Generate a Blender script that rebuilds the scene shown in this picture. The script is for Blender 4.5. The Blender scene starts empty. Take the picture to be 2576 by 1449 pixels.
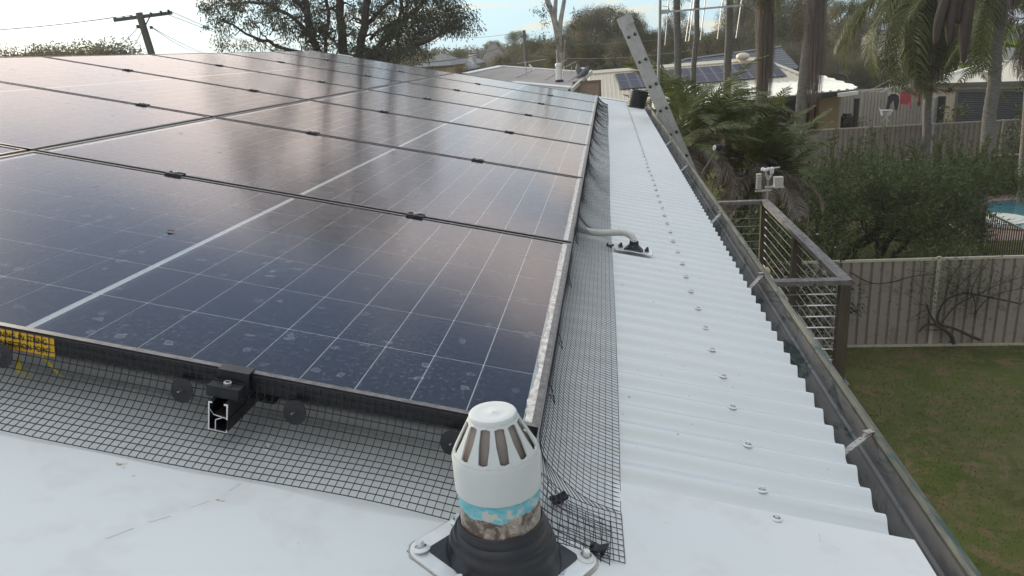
import bpy, math, random
import numpy as np
from mathutils import Matrix, Vector, Euler

S = bpy.context.scene
COL = S.collection
rad = math.radians

# ------------------------------------------------------------------ camera
PITCH = rad(12.0)                       # slope of the roof; roof things are built flat and tilted by this
CT, ST = math.cos(PITCH), math.sin(PITCH)
CAM = Vector((0.12, -1.023, 0.558))
ROT = Matrix(((0.9905855, 0.0240172, 0.1347720),
              (0.1208251, 0.3094252, -0.9432165),
              (-0.0643552, 0.9506204, 0.3036103)))
cd = bpy.data.cameras.new('camera')
cam = bpy.data.objects.new('camera', cd)
COL.objects.link(cam)
cam.matrix_world = Matrix.Translation(CAM) @ ROT.to_4x4()
cd.sensor_width = 36.0
cd.lens = 36.0 * 0.7227878
cd.clip_start = 0.02
cd.clip_end = 2500
S.camera = cam

# ------------------------------------------------------------------ sky, sun, exposure
SUN_EL, SUN_AZ = rad(13.0), rad(-47.0)
W = bpy.data.worlds.new('World')
S.world = W
W.use_nodes = True
nt = W.node_tree
CLOUD_OFF = (0.4, 5.2, 0.0)
N, L = nt.nodes, nt.links
bg = N['Background']
bg.inputs[1].default_value = 0.15
sky = N.new('ShaderNodeTexSky')
sky.sky_type = 'NISHITA'
sky.sun_disc = False
sky.sun_elevation = SUN_EL
sky.sun_rotation = SUN_AZ
sky.air_density = 1.0
sky.dust_density = 0.6
sky.ozone_density = 1.6
tc = N.new('ShaderNodeTexCoord')
sep = N.new('ShaderNodeSeparateXYZ')
L.new(tc.outputs['Generated'], sep.inputs[0])
zz = N.new('ShaderNodeMath'); zz.operation = 'MAXIMUM'; zz.inputs[1].default_value = 0.0
L.new(sep.outputs[2], zz.inputs[0])
za = N.new('ShaderNodeMath'); za.operation = 'ADD'; za.inputs[1].default_value = 0.16
L.new(zz.outputs[0], za.inputs[0])
dv = N.new('ShaderNodeVectorMath'); dv.operation = 'DIVIDE'
cmb = N.new('ShaderNodeCombineXYZ')
for k in range(3):
    L.new(za.outputs[0], cmb.inputs[k])
L.new(tc.outputs['Generated'], dv.inputs[0]); L.new(cmb.outputs[0], dv.inputs[1])
def cloud_noise(scale, det, dist, off):
    mp = N.new('ShaderNodeMapping'); mp.inputs['Location'].default_value = off
    mp.inputs['Scale'].default_value = (0.8, 1.15, 1.0)
    mp.inputs['Rotation'].default_value = (0, 0, 0.35)
    L.new(dv.outputs[0], mp.inputs[0])
    n = N.new('ShaderNodeTexNoise'); n.inputs['Scale'].default_value = scale
    n.inputs['Detail'].default_value = det; n.inputs['Distortion'].default_value = dist
    n.inputs['Roughness'].default_value = 0.6
    L.new(mp.outputs[0], n.inputs[0])
    return n.outputs[0]
def ramp(src, pts):
    r = N.new('ShaderNodeValToRGB')
    e = r.color_ramp.elements
    while len(e) < len(pts): e.new(0.5)
    for q, (p, c) in zip(e, pts):
        q.position = p; q.color = (*c, 1) if len(c) == 3 else c
    L.new(src, r.inputs[0])
    return r.outputs[0]
cn0 = cloud_noise(1.15, 6, 0.6, CLOUD_OFF)
eo = ramp(sep.outputs[2], [(0.0, (.42,) * 3), (0.06, (.42,) * 3), (0.12, (.50,) * 3), (0.18, (.57,) * 3), (0.30, (.56,) * 3), (0.42, (.45,) * 3), (0.65, (.47,) * 3), (1.0, (.56,) * 3)])
ca = N.new('ShaderNodeMath'); ca.operation = 'ADD'; L.new(cn0, ca.inputs[0]); L.new(eo, ca.inputs[1])
cs = N.new('ShaderNodeMath'); cs.operation = 'SUBTRACT'; L.new(ca.outputs[0], cs.inputs[0]); cs.inputs[1].default_value = .5
cn = cs.outputs[0]
cover = ramp(cn, [(0.44, (0, 0, 0)), (0.58, (0.95, 0.95, 0.95))])
# clouds: cream near the horizon, lavender grey overhead
ccol = ramp(sep.outputs[2], [(0.0, (2.2, 1.98, 1.45)), (0.07, (2.2, 2.0, 1.6)), (0.18, (4.3, 3.6, 3.15)), (0.32, (4.3, 3.75, 3.5)), (0.6, (4.4, 4.35, 4.25)), (1.0, (4.0, 4.3, 4.3))])
mx = N.new('ShaderNodeMix'); mx.data_type = 'RGBA'
# a thin veil of high haze over the clear sky
veil = N.new('ShaderNodeMix'); veil.data_type = 'RGBA'
vf = ramp(sep.outputs[2], [(0.0, (0.96,) * 3), (0.25, (0.85,) * 3), (1.0, (0.7,) * 3)])
vc = ramp(sep.outputs[2], [(0.0, (1.12, 1.78, 2.1)), (0.10, (1.1, 1.78, 2.3)), (0.25, (1.05, 1.45, 2.0)), (0.38, (.58, .80, 1.28)), (0.6, (.75, 1.0, 1.4)), (1.0, (1.3, 1.55, 1.75))])
L.new(vf, veil.inputs[0]); L.new(sky.outputs[0], veil.inputs[6]); L.new(vc, veil.inputs[7])
L.new(cover, mx.inputs[0]); L.new(veil.outputs[2], mx.inputs[6]); L.new(ccol, mx.inputs[7])
# brighter towards the low sun, darker away from it
dt = N.new('ShaderNodeVectorMath'); dt.operation = 'DOT_PRODUCT'; L.new(tc.outputs['Generated'], dt.inputs[0])
dt.inputs[1].default_value = (math.sin(SUN_AZ) * math.cos(SUN_EL), math.cos(SUN_AZ) * math.cos(SUN_EL), math.sin(SUN_EL))
mr_ = N.new('ShaderNodeMapRange'); mr_.inputs['From Min'].default_value = -1; mr_.inputs['From Max'].default_value = 1
mr_.inputs['To Min'].default_value = .42; mr_.inputs['To Max'].default_value = 1.08; L.new(dt.outputs['Value'], mr_.inputs['Value'])
sc_ = N.new('ShaderNodeVectorMath'); sc_.operation = 'SCALE'; L.new(mx.outputs[2], sc_.inputs[0]); L.new(mr_.outputs[0], sc_.inputs['Scale'])
L.new(sc_.outputs[0], bg.inputs[0])

sd = bpy.data.lights.new('sun', 'SUN')
sd.energy = 1.5
sd.angle = rad(12)
sd.color = (1.0, 0.86, 0.66)
so = bpy.data.objects.new('sun', sd)
COL.objects.link(so)
sdir = Vector((math.sin(SUN_AZ) * math.cos(SUN_EL), math.cos(SUN_AZ) * math.cos(SUN_EL), math.sin(SUN_EL)))
so.rotation_euler = sdir.to_track_quat('Z', 'Y').to_euler()
so.location = (0, 0, 40)

S.view_settings.view_transform = 'Standard'
S.view_settings.look = 'None'
S.view_settings.gamma = 1
S.view_settings.exposure = 1.68
S.view_settings.use_curve_mapping = False
S.render.engine = 'CYCLES'
S.cycles.max_bounces = 6
S.cycles.transparent_max_bounces = 16

# ------------------------------------------------------------------ helpers
def ray(x, y):                          # direction through a point of a 2576 x 1449 view
    f = 0.7227878 * 2576
    return ROT @ Vector(((x - 1288) / f, (724.5 - y) / f, -1.0))
def at(x, y, Y):
    d = ray(x, y); return CAM + d * ((Y - CAM.y) / d.y)
def atz(x, y, Z):
    d = ray(x, y); return CAM + d * ((Z - CAM.z) / d.z)
def atpl(x, y, p0, n):
    d = ray(x, y); n = Vector(n); return CAM + d * ((Vector(p0) - CAM).dot(n) / d.dot(n))
def tilt(p):                            # roof coordinates (down-slope, along, out) to the world
    return Vector((p[0] * CT + p[2] * ST, p[1], -p[0] * ST + p[2] * CT))
def untilt(p):
    return Vector((p[0] * CT - p[2] * ST, p[1], p[0] * ST + p[2] * CT))

class MB:
    def __init__(s): s.v = []; s.f = []; s.m = []
    def add(s, vs, fs, m=0):
        o = len(s.v); s.v += [tuple(v) for v in vs]; s.f += [tuple(i + o for i in f) for f in fs]; s.m += [m] * len(fs)
        return s
    def box(s, x0, x1, y0, y1, z0, z1, m=0):
        vs = [(x, y, z) for z in (z0, z1) for y in (y0, y1) for x in (x0, x1)]
        return s.add(vs, [(0, 2, 3, 1), (4, 5, 7, 6), (0, 1, 5, 4), (2, 6, 7, 3), (0, 4, 6, 2), (1, 3, 7, 5)], m)
    def beam(s, p, q, w, h, up=(0, 0, 1), m=0):
        p, q = Vector(p), Vector(q); d = (q - p).normalized(); a = d.cross(Vector(up)).normalized() * w / 2; b = a.cross(d).normalized() * h / 2
        vs = [e + i * a + j * b for e in (p, q) for j in (-1, 1) for i in (-1, 1)]
        return s.add(vs, [(0, 2, 3, 1), (4, 5, 7, 6), (0, 1, 5, 4), (2, 6, 7, 3), (0, 4, 6, 2), (1, 3, 7, 5)], m)
    def tube(s, pts, r, n=6, cap=True, m=0):
        pts = [Vector(p) for p in pts]
        if not hasattr(r, '__len__'): r = [r] * len(pts)
        rings = []; ref = None
        o = len(s.v)
        for i, p in enumerate(pts):
            d = (pts[min(i + 1, len(pts) - 1)] - pts[max(i - 1, 0)])
            d = d.normalized() if d.length > 1e-9 else Vector((0, 0, 1))
            if ref is None:
                ref = d.orthogonal().normalized()
            ref = (ref - d * ref.dot(d)).normalized(); b = d.cross(ref)
            for k in range(n):
                a = 2 * math.pi * k / n
                s.v.append(tuple(p + (ref * math.cos(a) + b * math.sin(a)) * r[i]))
        for i in range(len(pts) - 1):
            for k in range(n):
                s.f.append((o + i * n + k, o + i * n + (k + 1) % n, o + (i + 1) * n + (k + 1) % n, o + (i + 1) * n + k)); s.m.append(m)
        if cap:
            s.f.append(tuple(o + k for k in range(n))[::-1]); s.m.append(m)
            e = o + (len(pts) - 1) * n
            s.f.append(tuple(e + k for k in range(n))); s.m.append(m)
        return s
    def lathe(s, prof, n=24, c=(0, 0, 0), m=0, cap0=False, cap1=False):
        o = len(s.v)
        for r, z in prof:
            for k in range(n):
                a = 2 * math.pi * k / n
                s.v.append((c[0] + r * math.cos(a), c[1] + r * math.sin(a), c[2] + z))
        for i in range(len(prof) - 1):
            for k in range(n):
                s.f.append((o + i * n + k, o + i * n + (k + 1) % n, o + (i + 1) * n + (k + 1) % n, o + (i + 1) * n + k)); s.m.append(m)
        if cap0: s.f.append(tuple(o + k for k in range(n))[::-1]); s.m.append(m)
        if cap1:
            e = o + (len(prof) - 1) * n; s.f.append(tuple(e + k for k in range(n))); s.m.append(m)
        return s
    def prism(s, poly, n, d, m=0):      # polygon (list of 3-D points) pushed back along n by d
        n = Vector(n).normalized() * d; k = len(poly); a = [Vector(p) for p in poly]
        fs = [tuple(range(k)), tuple(range(2 * k - 1, k - 1, -1))] + [(i, i + k, (i + 1) % k + k, (i + 1) % k) for i in range(k)]
        return s.add(a + [p - n for p in a], fs, m)
    def mesh(s, name, mats, smooth=False):
        me = bpy.data.meshes.new(name); me.from_pydata(s.v, [], s.f)
        for m in (mats if isinstance(mats, (list, tuple)) else [mats]): me.materials.append(m)
        if any(s.m): me.polygons.foreach_set('material_index', s.m)
        if smooth:
            me.polygons.foreach_set('use_smooth', [True] * len(me.polygons))
            if smooth != 'all':
                try: me.set_sharp_from_angle(angle=rad(smooth if not isinstance(smooth, bool) else 40))
                except Exception: pass
        me.update()
        return me

def obj(name, me, parent=None, loc=None, rot=None, scale=None, kind=None, label=None):
    if isinstance(me, tuple): me = me[0].mesh(name, *me[1:])
    o = bpy.data.objects.new(name, me); COL.objects.link(o)
    if parent: o.parent = parent
    if loc is not None: o.location = loc
    if rot is not None: o.rotation_euler = rot
    if scale is not None: o.scale = scale if hasattr(scale, '__len__') else (scale,) * 3
    if kind: o['kind'] = kind
    if label: o['label'] = label
    return o
def tag(o, label, cat, group=None):
    o['label'] = label; o['category'] = cat
    if group: o['group'] = group
    return o
def thing(name, label, cat, loc=(0, 0, 0), rot=(0, 0, 0), group=None):
    o = bpy.data.objects.new(name, None); COL.objects.link(o); o.location = loc; o.rotation_euler = rot
    o.empty_display_size = 0.1
    return tag(o, label, cat, group)
ROOF = (0, PITCH, 0)

def fmesh(name, v, f, mat, smooth=False):        # numpy arrays: verts (n,3), quads (m,4)
    me = bpy.data.meshes.new(name)
    me.vertices.add(len(v)); me.vertices.foreach_set('co', np.asarray(v, np.float32).ravel())
    k = f.shape[1]
    me.loops.add(f.size); me.loops.foreach_set('vertex_index', f.astype(np.int32).ravel())
    me.polygons.add(len(f)); me.polygons.foreach_set('loop_start', np.arange(len(f), dtype=np.int32) * k)
    me.polygons.foreach_set('loop_total', np.full(len(f), k, np.int32))
    if smooth: me.polygons.foreach_set('use_smooth', [True] * len(f))
    me.materials.append(mat); me.update(calc_edges=True); me.validate()
    return me
def unit(a): return a / np.maximum(np.linalg.norm(a, axis=1, keepdims=True), 1e-9)
def leaf_mesh(name, C, D, Ln, Wd, mat, rg):
    D = unit(D); X = unit(np.cross(D, rg.normal(size=D.shape)))
    Ln = np.asarray(Ln).reshape(-1, 1) * np.ones((len(C), 1)); Wd = np.asarray(Wd).reshape(-1, 1) * np.ones((len(C), 1))
    v = np.stack([C, C + D * Ln * .45 + X * Wd / 2, C + D * Ln, C + D * Ln * .45 - X * Wd / 2], 1).reshape(-1, 3)
    f = np.arange(len(C) * 4).reshape(-1, 4)
    return fmesh(name, v, f, mat)

# ------------------------------------------------------------------ materials
def new_mat(name):
    m = bpy.data.materials.new(name); m.use_nodes = True
    return m, m.node_tree.nodes, m.node_tree.links, m.node_tree.nodes['Principled BSDF']
def mixc(n, l, fac, a, b):
    x = n.new('ShaderNodeMix'); x.data_type = 'RGBA'
    for i, v in ((0, fac), (6, a), (7, b)):
        if hasattr(v, 'is_linked'): l.new(v, x.inputs[i])
        elif i == 0: x.inputs[0].default_value = v
        else: x.inputs[i].default_value = (*v, 1)
    return x.outputs[2]
def noise(n, l, scale, det=4, rough=.55, coord='Object', dist=0, stretch=None):
    t = n.new('ShaderNodeTexCoord'); src = t.outputs[coord]
    if stretch:
        mp = n.new('ShaderNodeMapping'); mp.inputs['Scale'].default_value = stretch; l.new(src, mp.inputs[0]); src = mp.outputs[0]
    x = n.new('ShaderNodeTexNoise'); x.inputs['Scale'].default_value = scale; x.inputs['Detail'].default_value = det
    x.inputs['Roughness'].default_value = rough; x.inputs['Distortion'].default_value = dist
    l.new(src, x.inputs[0]); return x.outputs[0]
def cr(n, l, src, lo, hi, a=(0, 0, 0), b=(1, 1, 1)):
    r = n.new('ShaderNodeValToRGB'); r.color_ramp.elements[0].position = lo; r.color_ramp.elements[1].position = hi
    r.color_ramp.elements[0].color = (*a, 1); r.color_ramp.elements[1].color = (*b, 1); l.new(src, r.inputs[0]); return r.outputs[0]
def bump(n, l, p, src, strength, dist):
    b = n.new('ShaderNodeBump'); b.inputs['Strength'].default_value = strength; b.inputs['Distance'].default_value = dist
    l.new(src, b.inputs['Height']); l.new(b.outputs[0], p.inputs['Normal'])
def mat(name, c, c2=None, scale=8, rough=.6, metal=0, lo=.35, hi=.65, bmp=0, bdist=.01, spec=None, stretch=None, dirt=None, dscale=60, dlo=.62, dhi=.7, coord='Object'):
    m, n, l, p = new_mat(name)
    p.inputs['Roughness'].default_value = rough; p.inputs['Metallic'].default_value = metal
    if spec is not None: p.inputs['Specular IOR Level'].default_value = spec
    p.inputs['Base Color'].default_value = (*c, 1)
    if c2 is not None:
        ns = noise(n, l, scale, 5, .6, coord, stretch=stretch)
        col = cr(n, l, ns, lo, hi, c, c2)
        if dirt is not None:
            d = cr(n, l, noise(n, l, dscale, 3, .7, coord), dlo, dhi)
            col = mixc(n, l, d, col, dirt)
        l.new(col, p.inputs['Base Color'])
        if bmp: bump(n, l, p, ns, bmp, bdist)
    return m
def leafmat(name, c, c2, c3=None, transl=.35, rough=.55, scale=.6):
    m, n, l, p = new_mat(name)
    g = n.new('ShaderNodeNewGeometry')
    col = cr(n, l, g.outputs['Random Per Island'], .1, .9, c, c2)
    if c3 is not None:
        col = mixc(n, l, cr(n, l, noise(n, l, scale, 2), .48, .62), col, c3)
    p.inputs['Roughness'].default_value = rough; p.inputs['Specular IOR Level'].default_value = .3
    l.new(col, p.inputs['Base Color'])
    tr = n.new('ShaderNodeBsdfTranslucent'); l.new(col, tr.inputs[0])
    mx = n.new('ShaderNodeMixShader'); mx.inputs[0].default_value = transl
    l.new(p.outputs[0], mx.inputs[1]); l.new(tr.outputs[0], mx.inputs[2])
    l.new(mx.outputs[0], n['Material Output'].inputs[0])
    return m

def roof_mat():
    m, n, l, p = new_mat('white_roof_paint')
    base = cr(n, l, noise(n, l, 1.3, 6, .6), .3, .7, (.575, .60, .592), (.64, .655, .642))
    streak = cr(n, l, noise(n, l, 9, 5, .65, stretch=(.25, 1, 1)), .55, .8)
    col = mixc(n, l, streak, base, (.60, .63, .635))
    spk = cr(n, l, noise(n, l, 75, 2, .5), .73, .77)
    col = mixc(n, l, spk, col, (.36, .34, .31))
    st = cr(n, l, noise(n, l, 6.5, 5, .75), .70, .76)
    col = mixc(n, l, st, col, (.56, .50, .42))
    l.new(col, p.inputs['Base Color']); p.inputs['Roughness'].default_value = .3; p.inputs['Coat Weight'].default_value = 1.0; p.inputs['Coat Roughness'].default_value = .12
    bump(n, l, p, noise(n, l, 30, 3), .06, .004)
    return m
M_roof = roof_mat()
M_cap = mat('roof_cap_paint', (.70, .73, .73), (.64, .67, .67), 3, .42)
M_flat = mat('flat_sheet_paint', (.66, .675, .66), (.63, .65, .64), 2.2, .36, dirt=(.595, .59, .57), dscale=9, dlo=.52, dhi=.72)
M_blackal = mat('black_aluminium', (.012, .012, .014), (.022, .021, .024), 30, .38)
def frame_mat():
    m, n, l, p = new_mat('black_frame_dusty_top')
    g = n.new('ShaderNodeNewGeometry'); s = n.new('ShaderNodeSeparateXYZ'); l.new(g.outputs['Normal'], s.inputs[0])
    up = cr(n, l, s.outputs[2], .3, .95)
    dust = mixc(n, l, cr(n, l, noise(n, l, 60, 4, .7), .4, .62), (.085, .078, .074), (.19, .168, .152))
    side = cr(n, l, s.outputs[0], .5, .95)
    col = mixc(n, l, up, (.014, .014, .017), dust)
    col = mixc(n, l, side, col, (.24, .22, .20))  # faces turned down-slope take a flat grey-beige, picked by their normal
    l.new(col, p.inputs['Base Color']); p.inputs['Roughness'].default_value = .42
    return m
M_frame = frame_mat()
M_cell = mat('solar_cell_silicon', (.009, .009, .022), (.012, .012, .028), 5, .35)
M_back = mat('white_backsheet', (.78, .78, .76), (.84, .84, .82), 40, .7)
def margin_mat():
    m, n, l, p = new_mat('dirty_white_margin')
    ns = noise(n, l, 55, 5, .7)
    l.new(cr(n, l, ns, .35, .62, (.74, .73, .70), (.38, .34, .30)), p.inputs['Base Color']); p.inputs['Roughness'].default_value = .7
    bump(n, l, p, ns, .5, .002)
    return m
M_margin = margin_mat()
def glass_mat():
    m, n, l, p = new_mat('panel_glass')
    n.remove(p)
    fr = n.new('ShaderNodeFresnel'); fr.inputs[0].default_value = 1.50
    gl = n.new('ShaderNodeBsdfGlossy'); gl.inputs['Roughness'].default_value = .13; gl.inputs['Color'].default_value = (.90, .89, .90, 1)
    nb = n.new('ShaderNodeBump'); nb.inputs['Strength'].default_value = .10; nb.inputs['Distance'].default_value = .0015
    l.new(noise(n, l, 170, 2, .5, stretch=(1, .55, 1)), nb.inputs['Height'])
    l.new(nb.outputs[0], gl.inputs['Normal'])
    tr = n.new('ShaderNodeBsdfTransparent')
    mx = n.new('ShaderNodeMixShader'); l.new(fr.outputs[0], mx.inputs[0]); l.new(tr.outputs[0], mx.inputs[1]); l.new(gl.outputs[0], mx.inputs[2])
    # dust film, dried drops (rings) and a few brown droppings
    df = n.new('ShaderNodeBsdfDiffuse')
    t = n.new('ShaderNodeTexCoord')
    def rings(scale, r0, r1, r2, seed, keep):
        mp = n.new('ShaderNodeMapping'); mp.inputs['Location'].default_value = (seed, seed * .7, 0); l.new(t.outputs['Object'], mp.inputs[0])
        w = n.new('ShaderNodeTexNoise'); w.inputs['Scale'].default_value = scale * 2.2; l.new(mp.outputs[0], w.inputs[0])
        ad = n.new('ShaderNodeMix'); ad.data_type = 'VECTOR'; ad.inputs[0].default_value = .45 / scale
        ad.blend_type = 'MIX' if hasattr(ad, 'blend_type') else ad.blend_type
        sc = n.new('ShaderNodeVectorMath'); sc.operation = 'SCALE'; sc.inputs['Scale'].default_value = .55 / scale
        l.new(w.outputs['Color'], sc.inputs[0])
        av = n.new('ShaderNodeVectorMath'); av.operation = 'ADD'; l.new(mp.outputs[0], av.inputs[0]); l.new(sc.outputs[0], av.inputs[1])
        v = n.new('ShaderNodeTexVoronoi'); v.voronoi_dimensions = '2D'; v.inputs['Scale'].default_value = scale; v.inputs['Randomness'].default_value = 1
        l.new(av.outputs[0], v.inputs['Vector'])
        r = n.new('ShaderNodeValToRGB'); e = r.color_ramp.elements; e.new(.5); e.new(.6)
        for q, (pp, cc) in zip(e, ((0, .35), (r0, .35), (r1, 1), (r2, 0))): q.position = pp; q.color = (cc, cc, cc, 1)
        l.new(v.outputs['Distance'], r.inputs[0])
        sx = n.new('ShaderNodeSeparateColor'); l.new(v.outputs['Color'], sx.inputs[0])
        k = n.new('ShaderNodeMath'); k.operation = 'GREATER_THAN'; k.inputs[1].default_value = keep; l.new(sx.outputs[0], k.inputs[0])
        mu = n.new('ShaderNodeMath'); mu.operation = 'MULTIPLY'; l.new(k.outputs[0], mu.inputs[0]); l.new(r.outputs[0], mu.inputs[1])
        return mu.outputs[0]
    a = rings(62, .10, .17, .25, 1.3, .35); b = rings(24, .10, .15, .20, 4.7, .80); c = rings(110, .08, .16, .26, 8.1, .4)
    def mth(op, x, y):
        q = n.new('ShaderNodeMath'); q.operation = op
        for i, vv in enumerate((x, y)):
            if hasattr(vv, 'is_linked'): l.new(vv, q.inputs[i])
            else: q.inputs[i].default_value = vv
        return q.outputs[0]
    s = mth('ADD', mth('MULTIPLY', a, .14), mth('ADD', mth('MULTIPLY', b, .36), mth('MULTIPLY', c, .11)))
    patch = cr(n, l, noise(n, l, 3.5, 4), .35, .7)
    s = mth('MULTIPLY', s, mth('ADD', mth('MULTIPLY', patch, .8), .25))
    s = mth('ADD', s, mth('MULTIPLY', patch, .003)); s = mth('ADD', s, .002)
    br = rings(7.5, .035, .045, .07, 2.2, .72)
    col = mixc(n, l, br, (.42, .47, .55), (.17, .12, .085))
    l.new(col, df.inputs[0])
    s = mth('MAXIMUM', s, mth('MULTIPLY', br, .75))
    m2 = n.new('ShaderNodeMixShader'); l.new(s, m2.inputs[0]); l.new(mx.outputs[0], m2.inputs[1]); l.new(df.outputs[0], m2.inputs[2])
    l.new(m2.outputs[0], n['Material Output'].inputs[0])
    return m
M_glass = glass_mat()
M_mesh = mat('black_pvc_wire', (.012, .013, .018), None, rough=.45)
M_plastic = mat('black_plastic', (.010, .011, .016), (.018, .019, .024), 40, .6)
M_rubber = mat('black_rubber', (.011, .012, .016), (.022, .024, .028), 14, .40, bmp=.1, bdist=.002)
M_steel = mat('zinc_steel', (.55, .55, .54), (.66, .66, .65), 60, .35, metal=.8)
M_cut = mat('cut_aluminium', (.78, .78, .78), None, rough=.35, metal=.3)
M_alum = mat('dull_aluminium', (.40, .40, .38), (.50, .50, .48), 12, .45, metal=.35, dirt=(.3, .28, .25), dscale=30)
M_alflange = mat('flange_aluminium', (.66, .67, .67), (.78, .78, .78), 25, .45, metal=.25, dirt=(.42, .38, .33), dscale=45, dlo=.66, dhi=.74)
M_white = mat('white_plastic', (.64, .67, .645), (.68, .70, .68), 6, .35)
M_pvcgrey = mat('light_grey_pvc', (.58, .58, .53), (.64, .64, .59), 20, .5)
M_yellow = mat('yellow_tape', (.80, .50, .03), (.74, .45, .03), 20, .5)
M_yellow2 = mat('dull_yellow_tie', (.42, .36, .03), (.52, .45, .06), 90, .55)
M_ink = mat('black_ink', (.02, .02, .02), None, rough=.7)
def pipe_mat():
    m, n, l, p = new_mat('grimy_painted_pipe')
    t = n.new('ShaderNodeTexCoord'); s = n.new('ShaderNodeSeparateXYZ'); l.new(t.outputs['Object'], s.inputs[0])
    g = noise(n, l, 38, 6, .7, dist=.6); g2 = noise(n, l, 16, 5, .7)
    grime = mixc(n, l, cr(n, l, g, .36, .50), (.44, .38, .31), (.10, .068, .05))
    grime = mixc(n, l, cr(n, l, g2, .46, .62), grime, (.50, .45, .385))
    scr = cr(n, l, noise(n, l, 60, 4, .6, stretch=(1, 1, .35), dist=2.5), .655, .69)
    grime = mixc(n, l, scr, grime, (.60, .56, .50))
    blue = mixc(n, l, cr(n, l, noise(n, l, 45, 4, .7, stretch=(1, 1, 2.5)), .4, .6), (.10, .40, .47), (.23, .50, .53))
    blue = mixc(n, l, cr(n, l, noise(n, l, 42, 5, .65), .56, .58), blue, (.50, .50, .46))
    e = n.new('ShaderNodeMath'); e.operation = 'MULTIPLY_ADD'; e.inputs[1].default_value = .034; l.new(noise(n, l, 26, 5, .6, stretch=(1, 1, .6)), e.inputs[0]); l.new(s.outputs[2], e.inputs[2])
    k = n.new('ShaderNodeMath'); k.operation = 'GREATER_THAN'; k.inputs[1].default_value = .110; l.new(e.outputs[0], k.inputs[0])
    l.new(mixc(n, l, k.outputs[0], grime, blue), p.inputs['Base Color']); p.inputs['Roughness'].default_value = .5
    bump(n, l, p, g, .35, .0015)
    return m
M_pipe = pipe_mat()
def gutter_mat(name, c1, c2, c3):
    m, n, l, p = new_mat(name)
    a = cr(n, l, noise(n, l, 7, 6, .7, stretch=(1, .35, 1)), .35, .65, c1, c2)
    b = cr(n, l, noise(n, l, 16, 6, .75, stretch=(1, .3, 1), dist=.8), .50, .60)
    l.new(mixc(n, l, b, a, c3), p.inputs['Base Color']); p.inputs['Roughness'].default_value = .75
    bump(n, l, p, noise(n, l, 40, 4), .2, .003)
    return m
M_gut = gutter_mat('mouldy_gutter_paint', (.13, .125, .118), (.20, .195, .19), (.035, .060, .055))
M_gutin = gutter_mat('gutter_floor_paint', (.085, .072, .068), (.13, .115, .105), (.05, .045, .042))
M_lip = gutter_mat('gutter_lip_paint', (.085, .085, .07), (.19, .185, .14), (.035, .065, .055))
M_wood = mat('weathered_timber', (.13, .12, .115), (.22, .205, .195), 30, .85, stretch=(1, .15, 1), dirt=(.08, .075, .07), dscale=14, dlo=.55, dhi=.65)
M_post = mat('treated_pine_post', (.055, .046, .030), (.10, .085, .058), 18, .85, stretch=(1, 1, .12))
M_fence = mat('fence_sheet_taupe', (.26, .225, .19), (.295, .255, .218), 2.5, .6, dirt=(.13, .115, .10), dscale=5, dlo=.55, dhi=.75)
M_fpost = mat('fence_post_cream', (.42, .39, .31), (.48, .45, .36), 5, .55)
M_cream = mat('cream_steel', (.55, .49, .37), (.60, .54, .42), 3, .5)
M_creamroof = mat('cream_roof_steel', (.58, .51, .39), (.64, .57, .45), 3, .5)
M_pinkroof = mat('faded_pinkish_roof', (.34, .31, .29), (.40, .37, .345), 1.2, .6)
M_whitesteel = mat('white_steel', (.74, .74, .66), (.80, .80, .72), 2, .4)
M_dark = mat('dark_trim', (.03, .03, .032), None, rough=.6)
M_greybeam = mat('grey_beam', (.13, .13, .12), None, rough=.7)
M_bricks = None
def brick_mat():
    m, n, l, p = new_mat('tan_brick')
    b = n.new('ShaderNodeTexBrick'); b.inputs['Scale'].default_value = 1; b.inputs['Brick Width'].default_value = .23; b.inputs['Row Height'].default_value = .085
    b.inputs['Mortar Size'].default_value = .01; b.inputs['Color1'].default_value = (.44, .30, .17, 1); b.inputs['Color2'].default_value = (.36, .23, .12, 1); b.inputs['Mortar'].default_value = (.38, .33, .26, 1)
    t = n.new('ShaderNodeTexCoord'); mp = n.new('ShaderNodeMapping'); mp.inputs['Rotation'].default_value = (rad(90), 0, 0)
    l.new(t.outputs['Object'], mp.inputs[0]); l.new(mp.outputs[0], b.inputs[0]); l.new(b.outputs[0], p.inputs['Base Color']); p.inputs['Roughness'].default_value = .85
    return m
M_brick = brick_mat()
M_tile = mat('blue_grey_roof_tile', (.11, .12, .135), (.16, .17, .185), 9, .6)
M_darkglass = mat('dark_window', (.02, .025, .03), None, rough=.15)
M_roller = mat('charcoal_roller_door', (.045, .048, .055), (.06, .063, .07), 3, .5)
M_redpost = mat('red_brown_post', (.16, .05, .035), None, rough=.7)
M_bark = mat('grey_bark', (.15, .135, .12), (.30, .28, .25), 14, .9, bmp=.5, bdist=.02, stretch=(1, 1, .3))
M_barkdk = mat('dark_bark', (.035, .028, .024), (.075, .060, .052), 10, .9, bmp=.4, bdist=.02, stretch=(1, 1, .3))
M_palmtrunk = mat('palm_trunk', (.11, .105, .095), (.21, .20, .18), 9, .9, bmp=.5, bdist=.02, stretch=(1, 1, 3.5))
M_gum = leafmat('gum_leaf', (.040, .048, .030), (.090, .10, .06), (.055, .065, .045))
M_gum2 = leafmat('gum_leaf_pale', (.085, .09, .06), (.15, .15, .10), (.16, .13, .06))
M_bush = leafmat('bush_leaf', (.065, .08, .035), (.13, .14, .06), (.18, .14, .05))
M_olive = leafmat('olive_leaf', (.060, .088, .032), (.16, .185, .08), (.10, .12, .042), scale=.9)
M_palmg = leafmat('palm_leaflet', (.080, .10, .040), (.17, .19, .07), None, transl=.3)
M_palmy = leafmat('golden_palm_leaflet', (.16, .13, .04), (.22, .165, .045), (.06, .07, .03), transl=.4)
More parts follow.
